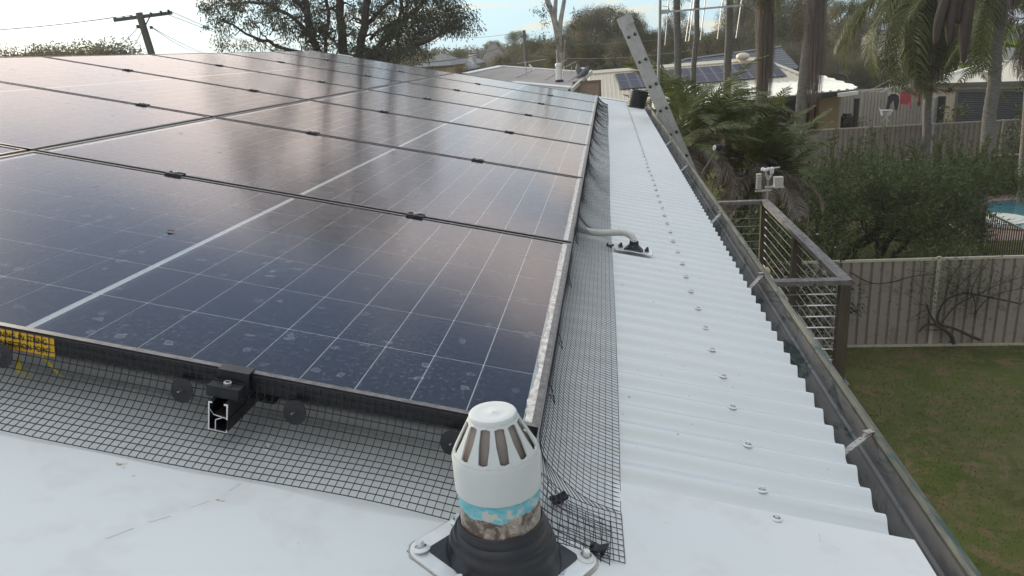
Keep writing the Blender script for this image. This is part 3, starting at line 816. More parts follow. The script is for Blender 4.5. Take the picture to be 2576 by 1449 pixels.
# ================================================================== GROUND
def gh(x, y):
    d = max(0.0, y - 62); h = 4.0 * (1 - math.exp(-d / 75.0))
    return GZ + h
def ground_mat():
    m, n, l, p = new_mat('backyard_grass')
    a = cr(n, l, noise(n, l, .9, 6, .7), .38, .62, (.052, .068, .018), (.14, .125, .060))
    c = cr(n, l, noise(n, l, 26, 5, .8), .35, .7)
    col = mixc(n, l, c, a, (.085, .10, .030))
    col = mixc(n, l, cr(n, l, noise(n, l, .5, 3), .5, .7), col, (.080, .105, .026))
    br_ = cr(n, l, noise(n, l, 2.6, 6, .75, dist=.7), .50, .62)
    col = mixc(n, l, br_, col, (.15, .115, .065))
    col = mixc(n, l, cr(n, l, noise(n, l, 9, 4, .8), .60, .68), col, (.035, .045, .014))
    l.new(col, p.inputs['Base Color']); p.inputs['Roughness'].default_value = .95; p.inputs['Specular IOR Level'].default_value = .1
    bump(n, l, p, noise(n, l, 40, 5, .8), .6, .03)
    return m
xs = [-150, -90, -45, -20, -8, 0, 6, 12, 20, 30, 45, 70, 110, 160, 260]
ys = [-30, -5, 5, 12, 20, 30, 45, 55, 62, 70, 80, 92, 106, 125, 150, 180, 230, 300, 330]
b = MB(); b.add([(x, y, gh(x, y)) for y in ys for x in xs], [(j * len(xs) + i, j * len(xs) + i + 1, (j + 1) * len(xs) + i + 1, (j + 1) * len(xs) + i) for j in range(len(ys) - 1) for i in range(len(xs) - 1)])
obj('ground', (b, ground_mat(), 'all'), kind='structure')
rg = np.random.default_rng(5)
n = 26000
gx = rg.uniform(1.5, 9.5, n); gyy = 3.5 + 9.2 * rg.random(n)
Cc = np.stack([gx, gyy, np.full(n, GZ)], 1); Dd = rg.normal(size=(n, 3)) * .5; Dd[:, 2] = 1
dens = np.sin(gx * 1.7 + 1.2 * np.sin(gyy)) + np.sin(gyy * 2.1) > -.9
Cc, Dd = Cc[dens], Dd[dens]
obj('lawn_grass', leaf_mesh('lawn_grass', Cc, Dd, rg.uniform(.02, .06, len(Cc)), .012, leafmat('grass_blade', (.10, .13, .035), (.20, .19, .085), (.18, .16, .07)), rg), kind='stuff')
tag(COL.objects['lawn_grass'], 'short patchy green and brown lawn below the gutter', 'grass')

# ================================================================== LADDER, MESH ROLL, ANTENNA
YL = 7.15
def LP(px, py): return at(px, py, YL)
la, lb = LP(1578, 62), LP(1702, 352)
ld = (lb - la).normalized()
foot = la + ld * ((GZ + .02 - la.z) / ld.z)
ln = Vector((0, 1, 0)).cross(ld).normalized()       # across the stile
if ln.x < 0: ln = -ln
lad = thing('extension_ladder', 'dull aluminium extension ladder leaning against the gutter, standing up above the roof', 'ladder', foot)
def L2(p): return p - foot
mids = la
def stile(nm, off, y, s0, s1, w=.062, t=.026):
    m = MB(); p, q = la + ld * s0 + ln * off, la + ld * s1 + ln * off
    m.beam(L2(Vector((p.x, y, p.z))), L2(Vector((q.x, y, q.z))), t, w, ln)
    for sg in (-1, 1):
        e = ln * (w / 2 - .003) * sg
        m.beam(L2(Vector((p.x, y - t * .5, p.z)) + e), L2(Vector((q.x, y - t * .5, q.z)) + e), .010, .006, ln)
    return obj(nm, (m, M_alum), lad)
LL = (foot - la).length
for yo in (YL, YL + .40):
    stile('stile', -.034, yo, 0.05 if yo == YL else -.02, 3.2); stile('stile', .034, yo + .004, -.0, LL)
tp = MB(); tp.beam(L2(la - ld * .045 - ln * .07 + Vector((0, -.02, 0))), L2(la - ld * .045 + ln * .075 + Vector((0, -.02, 0))), .02, .10, ld); obj('top_bracket', (tp, M_alum), lad); tp = MB(); tp.beam(L2(la - ld * .045 - ln * .07 + Vector((0, .40, 0))), L2(la - ld * .045 + ln * .075 + Vector((0, .40, 0))), .02, .10, ld)
obj('top_bracket', (tp, M_alum), lad)
M_hole = mat('rung_end', (.02, .02, .022), None, rough=.5)
for k in range(22):
    s = .12 + k * .275
    if s > LL - .15: break
    for off in ((-.034, .034) if s < 3.1 else (.034,)):
        c = la + ld * s + ln * off
        m = MB(); m.tube([L2(Vector((c.x, YL - .010, c.z))), L2(Vector((c.x, YL + .41, c.z)))], .015, 10); obj('rung', (m, M_alum), lad)
        e = MB(); e.tube([L2(Vector((c.x, YL - .0165, c.z))), L2(Vector((c.x, YL - .011, c.z)))], .0175, 14); e.tube([L2(Vector((c.x + .006, YL - .018, c.z + .007))), L2(Vector((c.x + .006, YL - .0168, c.z + .007)))], .0045, 10, m=1)
        obj('rung_end', e.mesh('rung_end', [M_hole, M_steel]), lad)

rc = untilt(atpl(1610, 272, tilt((0, 0, -.112)), (ST, 0, CT)))
rc = Vector((.500, 8.75, -.112))
mr = thing('mesh_roll', 'dark roll of spare wire mesh standing on the roof beside the ladder', 'mesh roll', tilt(rc), (0, PITCH, 0))
b = MB(); pts = []
for i in range(140):
    a = i / 140 * 6.283 * 5; r = .088 + .0045 * a / 6.283; pts.append((r * math.cos(a), r * math.sin(a)))
vs = [(x, y, 0) for x, y in pts] + [(x * 1.06 + .01, y * 1.06, .205 + .006 * math.sin(i * .3)) for i, (x, y) in enumerate(pts)]
b.add(vs, [(i, i + 1, i + 141, i + 140) for i in range(139)])
def rollmat():
    m, n, l, p = new_mat('rolled_wire_mesh')
    p.inputs['Base Color'].default_value = (.014, .016, .021, 1); p.inputs['Roughness'].default_value = .5
    t = n.new('ShaderNodeTexCoord')
    w = n.new('ShaderNodeTexWave'); w.bands_direction = 'Z'; w.inputs['Scale'].default_value = 12; l.new(t.outputs['Object'], w.inputs[0])
    bump(n, l, p, w.outputs[0], .8, .004)
    return m
M_roll = rollmat()
obj('rolled_sheet', (b, M_roll), mr)
w = MB()
for z in np.arange(.004, .205, .0127): w.tube([((.113 + .035 * z) * math.cos(a), (.113 + .035 * z) * math.sin(a), z) for a in np.linspace(0, 6.283, 40)], .0012, 3, cap=False)
obj('wire_ring', (w, M_mesh), mr, kind='stuff')

YM = 10.2
mt, mb_ = at(1662, -150, YM), at(1655, 240, YM)
an = thing('antenna_mast', 'grey steel mast with a silver television antenna behind the ladder', 'antenna', Vector((mb_.x, YM, GZ)))
O = Vector((mb_.x, YM, GZ))
m = MB(); m.tube([Vector((mb_.x, YM, GZ)) - O, mb_ - O, at(1660, 60, YM) - O, mt - O], [.03, .022, .021, .019], 14); obj('mast', (m, mat('mast_grey', (.23, .25, .25), (.30, .32, .32), 8, .45, metal=.3)), an)
bo, be = at(1664, 31, YM), at(1869, 13, YM)
m = MB(); m.beam(bo - O, be - O, .022, .024); m.box(*(lambda c: (c.x - .05, c.x + .06, c.y - .03, c.y + .03, c.z - .025, c.z + .03))(at(1672, 30, YM) - O)); obj('boom', (m, mat('antenna_aluminium', (.36, .36, .35), (.44, .44, .43), 20, .4, metal=.35)), an)
for px, dn, ht in ((1686, 113, 1), (1745, 103, 1), (1752, 103, 1), (1792, 100, 1), (1842, 97, 1)):
    pass
Mant = bpy.data.materials['antenna_aluminium']
for xt, yb, xb, split in ((1680, 114, 1672, 0), (1737, 104, 1724, 0), (1744, 104, 1732, 0), (1772, 101, 1761, 0), (1816, 98, 1804, 0), (1864, 96, 1851, 0)):
    c = at(xt + (31 - (xt - 1664) * .088 - yb) * 0, 31 - (xt - 1664) * .088, YM); lo = at(xb + 1, yb, YM); up = c + (c - lo) * 1.0
    m = MB(); m.tube([lo - O, up - O], .0075, 8); obj('element', (m, Mant), an)
m = MB(); lo1, lo2 = at(1725, 104, YM), at(1733, 104, YM); m.tube([lo1 - O, lo2 - O], .0075, 8); obj('element_link', (m, Mant), an)
m = MB(); c0 = at(1662, 38, YM) - O
m.tube([c0 + Vector(q) for q in ((.02, 0, .12), (.10, -.02, .10), (.15, 0, 0), (.11, 0, -.09), (.02, 0, -.16), (.015, -.02, -.6), (.018, -.02, -1.3))], .004, 6); obj('cable', (m, M_plastic), an)

# ================================================================== DECK
ZR, X0, X1, Y0, Y1 = -1.52, .72, 2.19, 5.42, 9.02
dk = thing('timber_deck', 'weathered timber deck with wire balustrade beside the house under the gutter', 'deck')
m = MB(); m.box(X1 - .10, X1 + .0, Y0, Y1, ZR - .045, ZR); obj('top_rail', (m, M_wood), dk)
m = MB(); m.box(X0, X1 - .102, Y0, Y0 + .10, ZR - .045, ZR - .001); obj('top_rail', (m, M_wood), dk)
m = MB(); m.box(X0, X1 - .102, Y1 - .10, Y1, ZR - .045, ZR - .001); obj('top_rail', (m, M_wood), dk)
for x, y, z in ((X1 - .097, Y0 + .003, GZ), (X1 - .097, 7.15, GZ), (X1 - .097, Y1 - .097, GZ), (.75, Y1 - .097, GZ)):
    m = MB(); m.box(x, x + .092, y, y + .092, z, ZR - .046); obj('post', (m, M_post), dk)
m = MB(); m.box(X1 + .002, X1 + .045, Y0, Y1, -2.74, -2.52); m.box(X0, X1, Y0 - .045, Y0 - .002, -2.74, -2.52); obj('edge_board', (m, M_wood), dk)
for k in range(12):
    m = MB(); m.box(.55 + k * .135, .55 + k * .135 + .130, Y0, Y1, -2.56, -2.53); obj('floor_board', (m, M_wood), dk)
M_wire = mat('stainless_wire', (.45, .44, .41), None, rough=.35, metal=.6)
for k in range(8):
    z = ZR - .14 - k * .105
    for p, q in (((X1 - .05, Y0 + .05, z), (X1 - .05, Y1 - .05, z)), ((X0, Y0 + .05, z), (X1 - .05, Y0 + .05, z)), ((X0, Y1 - .05, z), (X1 - .05, Y1 - .05, z))):
        m = MB(); m.tube([p, q], .0032, 6, cap=False)
        obj('balustrade_wire', (m, M_wire), dk)
    m = MB(); m.tube([(X1 - .11, Y0 + .05, z), (X1 - .20, Y0 + .05, z), (X1 - .36, Y0 + .05, z)], [.004, .007, .007], 8); obj('turnbuckle', (m, M_cut), dk)
    m = MB(); m.tube([(X1 - .05, Y1 - .12, z), (X1 - .05, Y1 - .24, z)], .006, 8); obj('turnbuckle', (m, M_cut), dk)

# small globe on the gutter lip
g = atz(1927, 683, -.30)
gl = thing('garden_light', 'small pale yellow globe light fixed outside the gutter', 'light', g)
obj('globe', (MB().lathe([(.001, -.018), (.010, -.016), (.0155, -.008), (.0165, 0), (.014, .009), (.008, .016), (.001, .018)], 20), mat('yellowed_globe', (.45, .38, .18)), 'all'), gl)
obj('bracket', (MB().beam((-.012, 0, .005), (-.05, -.01, .03), .012, .01), M_pvcgrey), gl)

# ================================================================== WEATHER STATION, FLOODLIGHT
ws0 = at(1931, 492, 9.15); WP = Vector((ws0.x, ws0.y, -2.5))
ws = thing('weather_station', 'white weather station with wind cups on a thin pole behind the deck corner', 'weather station', WP)
YW = 9.15
def WL(px, py, dy=0): return at(px, py, YW + dy) - WP
m = MB(); m.tube([(0, 0, 0), WL(1931, 492), WL(1932, 440)], .011, 10); obj('pole', (m, mat('grey_pole', (.32, .32, .30))), ws)
Mw = mat('weathered_white_plastic', (.44, .43, .38), (.52, .51, .46), 30, .5)
m = MB(); m.beam(WL(1900, 481), WL(1940, 478), .025, .02); m.beam(WL(1925, 471), WL(1972, 470), .025, .025); obj('arm', (m, Mw), ws)
m = MB(); c = WL(1908, 478); prof = []
for k in range(9): prof += [(.024, .012 + k * .021), (.038, .016 + k * .021), (.038, .022 + k * .021), (.024, .028 + k * .021)]
m.lathe(prof + [(.038, .205), (.036, .218), (.001, .220)], 20, c); obj('louvred_shield', (m, Mw, 30), ws)
m = MB(); c = WL(1958, 470); m.box(c.x - .058, c.x + .052, c.y - .05, c.y + .05, c.z + .01, c.z + .135); m.box(c.x - .075, c.x + .065, c.y - .055, c.y + .055, c.z - .006, c.z + .012); obj('rain_gauge', (m, Mw), ws)
m = MB(); m.tube([WL(1932, 452), WL(1927, 440), WL(1926, 428)], .014, 10); m.tube([WL(1932, 452), WL(1940, 442), WL(1942, 430)], .014, 10); obj('fork', (m, Mw), ws)
m = MB(); c = WL(1942, 432); m.lathe([(.026, -.02), (.028, .04), (.02, .06), (.001, .066)], 16, c); m.beam(c + Vector((.02, 0, .05)), c + Vector((.10, 0, .055)), .012, .016); obj('wind_vane', (m, mat('bright_white_plastic', (.62, .63, .62))), ws)
m = MB(); c = WL(1926, 428)
for a in (0.3, 2.4, 4.5):
    p = c + Vector((.040 * math.cos(a), .040 * math.sin(a), .012)); m.beam(c + Vector((0, 0, .012)), p, .006, .006)
    m.lathe([(.026, -.02), (.028, 0), (.022, .014), (.001, .024)], 14, p)
obj('wind_cups', (m, bpy.data.materials['bright_white_plastic']), ws)

F0 = at(1768, 432, 7.9); f1 = at(1805, 378, 7.9)
fl_ = thing('flood_light', 'small black and silver lamp on a slanting pole beyond the gutter', 'lamp', F0)
m = MB(); m.tube([Vector((0, 0, 0)), f1 - F0], .010, 10); m.tube([Vector((0, 0, 0)), Vector((-.02, 0, -1.2)), Vector((-.02, 0, GZ - F0.z))], .014, 8); obj('pole', (m, M_greybeam), fl_)
m = MB(); m.tube([f1 - F0 + Vector((-.03, 0, .03)), f1 - F0 + Vector((.05, 0, .045))], .032, 14); m.tube([f1 - F0 + Vector((.02, 0, -.01)), f1 - F0 + Vector((.02, 0, .02))], .024, 10); obj('lamp_body', (m, M_plastic), fl_)
m = MB(); m.tube([f1 - F0 + Vector((-.045, -.01, .032)), f1 - F0 + Vector((-.03, -.005, .032))], .030, 14); obj('lamp_face', (m, M_cut), fl_)

# ================================================================== FENCES
def steel_fence(label, A, B, top, base, spacing, start=0, group='sheet steel fences between the yards', mats=None):
    A, B = Vector(A), Vector(B); d = (B - A); Ln = d.length; d.normalize(); nn = Vector((-d.y, d.x, 0))
    t = thing('steel_fence', label, 'fence', (A.x, A.y, base), (0, 0, math.atan2(d.y, d.x)), group)
    H = top - base; pos = []
    s = start
    while s < Ln + .01: pos.append(s); s += spacing
    if pos[0] > .3: pos = [0] + pos
    mp_, ms = mats or (M_fpost, M_fence)
    pm = (lambda m: (m.box(-.03, .03, -.025, .025, 0, H + .02), m)[1].mesh('post', mp_))(MB())
    for s in pos: obj('post', pm, t, (s, 0, 0))
    ends = pos[1:] + ([Ln] if Ln - pos[-1] > .3 else [])
    for a, c in zip(pos, ends):
        w = c - a - .064
        m = MB(); k = int(w / .19) + 1; pr_ = []
        st = w / (k * 1.0)
        for i in range(k):
            x = i * st
            pr_ += [(x, -.012), (x + st * .72, -.012), (x + st * .78, .012), (x + st * .82, .012), (x + st * .86, -.004), (x + st * .90, .012), (x + st * .94, .012)]
        pr_.append((w, -.012))
        q = len(pr_); m.add([(x, y, z) for z in (.03, H - .03) for x, y in pr_], [(i, i + 1, i + 1 + q, i + q) for i in range(q - 1)])
        obj('panel', (m, ms), t, (a + .032, 0, 0))
        m = MB(); m.box(0, w, -.022, .022, H - .045, H); obj('rail', (m, mp_), t, (a + .032, 0, 0)); m = MB(); m.box(0, w, -.022, .022, 0, .045); obj('rail', (m, mp_), t, (a + .032, 0, 0))
    return t
f1a, f1b = at(1925, 660, 12.45), at(2576, 626, 12.45)
zt1 = at(2365, 648, 12.45).z
F1Y = 12.45
x1s = at(2012, 660, F1Y).x
steel_fence('taupe steel fence with cream posts behind the lower lawn, under the overhanging shrub', (x1s - 2.37 * 1, F1Y), (x1s + 2.37 * 4, F1Y), zt1, GZ, 2.37)
F2Y = 30.0
zt2 = at(2173, 320, F2Y).z
x2s = at(2015, 333, F2Y).x
steel_fence('taupe steel fence behind the large shrub and the pool, in front of the garage', (x2s - 2.6, F2Y), (x2s + 2.52 * 8, F2Y + .3), zt2, GZ, 2.52)
F3Y = 46.0
p3a, p3b = at(2150, 226, F3Y), at(2340, 209, F3Y)
steel_fence('pale grey steel fence behind the clothes line', (p3a.x - 3, F3Y), (p3b.x + 1.5, F3Y), p3a.z, GZ, 3.4, mats=(mat('pale_fence_post', (.42, .41, .37)), mat('pale_fence_sheet', (.30, .28, .265), (.34, .32, .30), 3, .6)))

# pool with its black fence
def grd(px, py, z=GZ): return atz(px, py, z)
pc = grd(2576, 540)
pool = thing('swimming_pool', 'blue swimming pool with pinkish coping behind the pool fence', 'pool', (pc.x, pc.y, GZ))
px0, px1, py0, py1 = pc.x - 1.75, pc.x + 5.2, pc.y - 1.9, pc.y + 1.9
def pool_outline(g, n=48):
    pts = []
    for i in range(n):
        a = 6.283 * i / n; cx, cy = (px0 + px1) / 2, (py0 + py1) / 2
        rx, ry = (px1 - px0) / 2 + g, (py1 - py0) / 2 + g
        pts.append((cx + rx * math.copysign(abs(math.cos(a)) ** .55, math.cos(a)) - pc.x, cy + ry * math.copysign(abs(math.sin(a)) ** .7, math.sin(a)) - pc.y))
    return pts
mwt, n_, l_, p_ = new_mat('pool_water')
l_.new(cr(n_, l_, noise(n_, l_, 1.5, 3), .3, .7, (.045, .16, .20), (.08, .23, .27)), p_.inputs['Base Color']); p_.inputs['Roughness'].default_value = .06; bump(n_, l_, p_, noise(n_, l_, 2.2, 2), .12, .05)
m = MB(); m.add([(x, y, .022) for x, y in pool_outline(0)], [tuple(range(48))]); obj('water', (m, mwt), pool)
m = MB(); o1, o2 = pool_outline(.32), pool_outline(0); m.add([(x, y, .05) for x, y in o1] + [(x, y, .05) for x, y in o2] + [(x, y, -.2) for x, y in o2] + [(x, y, -.02) for x, y in o1], [(i, (i + 1) % 48, 48 + (i + 1) % 48, 48 + i) for i in range(48)] + [(48 + i, 48 + (i + 1) % 48, 96 + (i + 1) % 48, 96 + i) for i in range(48)] + [(144 + i, 144 + (i + 1) % 48, (i + 1) % 48, i) for i in range(48)]); obj('coping', (m, mat('pink_paver', (.22, .15, .12), (.32, .23, .19), 6, .8)), pool)
m = MB()
sc_ = grd(2510, 553) - Vector((pc.x, pc.y, GZ))
for k in range(3): m.lathe([(.75 - k * .2, .0), (.75 - k * .2, .026 + k * .015), (.01, .026 + k * .015)], 28, (sc_.x + .1, sc_.y + .1, .0))
obj('step', (m, mat('white_pool_step', (.62, .66, .60))), pool)
m = MB(); m.box(px0 - .9, px1 + 1, py0 - 1.0, py1 + 1.2, 0, .006); 
pv = obj('pool_paving', (m, mat('pool_paving_stone', (.20, .14, .12), (.28, .20, .17), 3, .85)), None, (0, 0, GZ), kind='structure')

def pool_fence(label, A, B, H=1.15):
    A, B = Vector(A), Vector(B); d = B - A; Ln = d.length
    t = thing('pool_fence', label, 'fence', (A.x, A.y, A.z), (0, 0, math.atan2(d.y, d.x)), 'black picket pool fences')
    m = MB(); m.box(0, Ln, -.02, .02, H - .04, H); obj('top_rail', (m, M_fpost), t)
    m = MB(); m.box(0, Ln, -.02, .02, .08, .11); obj('bottom_rail', (m, M_dark), t)
    pk = MB().box(-.008, .008, -.008, .008, .11, H - .04).mesh('picket', M_dark)
    k = int(Ln / .105)
    for i in range(min(k, 120)): obj('picket', pk, t, (.05 + i * .105, 0, 0))
    ps = MB().box(-.03, .03, -.03, .03, 0, H + .15).mesh('fence_post', M_dark)
    for i in range(int(Ln / 2.4) + 1): obj('fence_post', ps, t, (i * 2.4, 0, 0))
    return t
ZP = GZ + .9
# near pool fence: its rail slopes down to the right across the pool in the view
def at_h(px, py, h): return atz(px, py, GZ + h)
ra, rb_ = at_h(2478, 530, 1.15), at_h(2640, 605, 1.15)
pool_fence('black picket pool fence with cream top rail, near side of the pool', (ra.x, ra.y, GZ), (rb_.x, rb_.y, GZ))
ra, rb_ = at_h(2143, 394, 1.15), at_h(2570, 361, 1.15)
pool_fence('black picket pool fence with pale rail along the far steel fence', (ra.x, 26.5, GZ), (rb_.x, 26.9, GZ))

# ================================================================== FOLIAGE TOOLS
def limb(p, q, r0, r1, n=6, wob=.08, seed=0):
    rr = random.Random(seed); P = []; R = []
    for i in range(n + 1):
        t = i / n; c = Vector(p).lerp(Vector(q), t); L_ = (Vector(q) - Vector(p)).length
        if 0 < i < n: c += Vector((rr.gauss(0, 1), rr.gauss(0, 1), rr.gauss(0, 1))) * wob * L_ * .3
        P.append(c); R.append(r0 + (r1 - r0) * t)
    return P, R
def crown_clusters(rg, centres, radii, per, L0, L1, W0, hang, name, m, surf=.5, flat=.8):
    Cs, Ds = [], []
    for c, r in zip(centres, radii):
        k = max(4, int(per * (r ** 1.6)))
        u = unit(rg.normal(size=(k, 3))); rr = r * (surf + (1 - surf) * rg.random((k, 1)))
        u2 = u * rr; u2[:, 2] *= flat
        Cs.append(np.array(c) + u2); D = u * .6 + rg.normal(size=(k, 3)) * .5; D[:, 2] -= hang; Ds.append(D)
    C = np.concatenate(Cs); D = np.concatenate(Ds)
    return leaf_mesh(name, C, D, rg.uniform(L0, L1, len(C)), W0, m, rg)

def tree_proto(seed, H, wd, trunk_r, ncl, per, leaf, m_leaf, m_bark, low=.35, clr=1.0, hang=.5):
    rr = random.Random(seed); rg = np.random.default_rng(seed)
    tb = MB(); cen, rad_ = [], []
    top = Vector((rr.gauss(0, .3), rr.gauss(0, .3), H * .62))
    P, R = limb((0, 0, -.3), top, trunk_r, trunk_r * .5, 6, .12, seed); tb.tube(P, R, 8)
    for i in range(ncl):
        t = rr.random(); a = rr.uniform(0, 6.283)
        z = H * (low + (1 - low) * t); w = wd / 2 * math.sqrt(max(.08, 1 - ((t - .35) / .72) ** 2)) * rr.uniform(.35, 1.0)
        c = Vector((w * math.cos(a), w * math.sin(a), z - clr * .4)); cen.append(tuple(c)); rad_.append(clr * rr.uniform(.6, 1.25))
        s = P[min(len(P) - 1, 2 + int(t * (len(P) - 2)))]
        if c.z > s.z - .3:
            Q, RQ = limb(s, c, trunk_r * .32, trunk_r * .06, 4, .15, seed + i); tb.tube(Q, RQ, 5, cap=False)
    return tb.mesh('trunk', m_bark, 'all'), crown_clusters(rg, cen, rad_, per, leaf * .7, leaf * 1.3, leaf * .42, hang, 'crown', m_leaf, .35)

def put_tree(name, label, cat, proto, loc, s=1.0, rz=0, group=None, sz=None):
    t = thing(name, label, cat, loc, (0, 0, rz), group)
    t.scale = (s, s, sz or s)
    obj('trunk', proto[0], t); obj('crown', proto[1], t)
    return t

# ---- big gum tree behind the ridge
YG = 30.0
def G(px, py, dy=0): return at(px, py, YG + dy)
gbase = G(885, 160); gb = Vector((gbase.x, YG, gh(gbase.x, YG)))
bg_ = thing('gum_tree', 'large dark multi-stemmed gum tree rising behind the roof ridge', 'tree', gb)
tb = MB(); tips = []
rr = random.Random(21); rg = np.random.default_rng(21)
limbs = [
 [(800, 155, 0), (778, 60, 0), (748, -70, .5), .21, .12],
 [(870, 170, .5), (858, 60, .5), (846, -90, 0), .24, .15],
 [(893, 165, -.5), (920, 55, -.5), (925, -110, 0), .22, .13],
 [(905, 165, 1), (990, 75, 1), (1062, 10, 1.5), (1130, -60, 2), .17, .07],
 [(930, 160, -1), (1015, 122, -1.5), (1090, 92, -2), (1165, 62, -2), .10, .03],
 [(1000, 165, 2), (1003, 70, 2), (1012, -60, 2), .10, .07],
 [(905, 160, -.6), (950, 145, -.6), (1060, 118, -1), (1130, 70, -1.2), .07, .03],
 [(795, 140, 0), (700, 117, -.8), (628, 93, -1), (560, 45, -1), .09, .03],
 [(790, 95, 0), (735, 40, .5), (660, 5, 1), (565, 10, 1.2), .10, .03],
 [(775, 40, 0), (720, -20, 1), (640, -50, 1), .10, .04],
 [(815, 150, 1), (826, 50, 1.5), (820, -80, 2), .10, .07],
 [(925, 60, 0), (985, 0, .5), (1060, -50, 1), .10, .04],
 [(930, 100, .6), (1000, 45, 1), (1090, 45, 1.6), (1170, 75, 2), .08, .02],
 [(960, 135, 1), (1010, 60, 2), (1030, 0, 2.4), .06, .04],
 [(850, 120, -.6), (830, 90, -.6), (800, 70, -1), .05, .02],
 [(700, 117, -.8), (660, 85, -1), (630, 50, -1.2), .04, .02],
]
for li, lm in enumerate(limbs):
    pts = [G(px, py, dy) - gb for px, py, dy in lm[:-2]]
    if li in (0, 1, 2, 3, 5, 10): pts = [Vector((pts[0].x * .6, pts[0].y * .6, .0))] + pts
    P = smoothpts(pts, 2); r0, r1 = lm[-2:]
    P = [p + Vector((rr.gauss(0, .04), rr.gauss(0, .04), rr.gauss(0, .03))) if 0 < i < len(P) - 1 else p for i, p in enumerate(P)]
    tb.tube(P, [r0 + (r1 - r0) * (i / (len(P) - 1)) for i in range(len(P))], 7)
    Ltot = sum((P[i + 1] - P[i]).length for i in range(len(P) - 1))
    nt_ = int(Ltot * (1.3 if r0 > .15 else 3.0)) + 3
    for k in range(nt_):
        t = (.42 if r0 > .15 else .25) + (.58 if r0 > .15 else .75) * rr.random(); i = min(len(P) - 2, int(t * (len(P) - 1))); c = P[i]
        dr = Vector((rr.gauss(0, 1), rr.gauss(0, .8), rr.gauss(.25, .6))).normalized() * rr.uniform(.5, 1.5)
        e = c + dr; Q, RQ = limb(c, e, r1 * .45 + .008, .008, 4, .3, li * 100 + k); tb.tube(Q, RQ, 4, cap=False); tips.append((tuple(e), rr.uniform(.30, .62)))
    tips.append((tuple(P[-1]), .6))
# explicit leafy patches seen in the crown
for px, py, r, k in ((540, 15, .5, 5), (520, 45, .4, 3), (565, 70, .35, 3), (600, 25, .45, 4), (640, 60, .4, 3), (700, 15, .6, 6), (650, 100, .3, 2), (1140, 25, .7, 6), (1110, 50, .6, 5), (1150, 60, .55, 5), (1080, 75, .6, 6), (1020, 100, .5, 5), (990, 120, .5, 5), (940, 135, .6, 5), (1090, 10, .6, 5), (960, 20, .5, 4), (870, 140, .6, 5), (820, 130, .4, 3), (1040, 130, .5, 4), (1172, 55, .3, 2), (740, 70, .3, 2), (890, 20, .5, 4), (1060, 40, .6, 4), (980, 60, .5, 4)):
    for _ in range(k):
        c = G(px + rr.gauss(0, 16), py + rr.gauss(0, 13), rr.uniform(-2, 2)) - gb; tips.append((tuple(c), r * rr.uniform(.6, 1.05)))
for _ in range(150):                     # the crown goes on above the top of the frame
    py = rr.uniform(-640, -20); hw = 330 * math.sqrt(max(.05, 1 - ((py + 200) / 470) ** 2)); c = G(rr.uniform(850 - hw, 850 + hw), py, rr.uniform(-2.5, 2.5)) - gb; tips.append((tuple(c), rr.uniform(.6, 1.0)))
for px in (760, 850, 925, 1010):
    P, R = limb(G(px, -60) - gb, G(850 + (px - 850) * 1.6, -520) - gb, .12, .03, 6, .08, px); tb.tube(P, R, 6)
obj('trunk', (tb, M_barkdk, 'all'), bg_)
obj('crown', crown_clusters(rg, [t[0] for t in tips], [t[1] for t in tips], 330, .09, .17, .044, .9, 'crown', M_gum, .15, .8), bg_)

# ---- generic trees
protoA = tree_proto(1, 11, 8.5, .22, 80, 420, .135, M_bush, M_bark, .22, 1.15)
protoB = tree_proto(2, 13, 7.5, .24, 66, 330, .15, M_gum, M_bark, .30, 1.1, .9)
protoC = tree_proto(3, 6, 7.5, .18, 70, 620, .10, M_gum2, M_bark, .10, .95)
protoD = tree_proto(7, 12, 8.0, .22, 80, 380, .14, M_gum2, M_bark, .22, 1.15, .8)
protoE = tree_proto(9, 6, 7.5, .18, 150, 1000, .13, M_gum2, M_bark, .05, 1.0)
def tree_at(name, label, proto, px, Y, pytop, Hp, rz, group=None, wid=1.0):
    x = at(px, 100, Y).x; g = gh(x, Y); top = at(px, pytop, Y).z; s = (top - g) / Hp
    return put_tree(name, label, 'tree', proto, (x, Y, g), s * wid, rz, group, sz=s)
tree_at('leafy_tree', 'round olive tree showing over the roof ridge, nearest left of the leaning pole', protoE, 215, 34, 100, 6.4, .4, wid=.95)
tree_at('leafy_tree', 'low tuft of tree at the far left edge above the ridge', protoE, 60, 46, 118, 6.3, 2.4, wid=.8)
tree_at('leafy_tree', 'low dark tree above the ridge between the two other tufts at far left', protoE, 135, 38, 108, 6.4, 1.4, wid=.85)
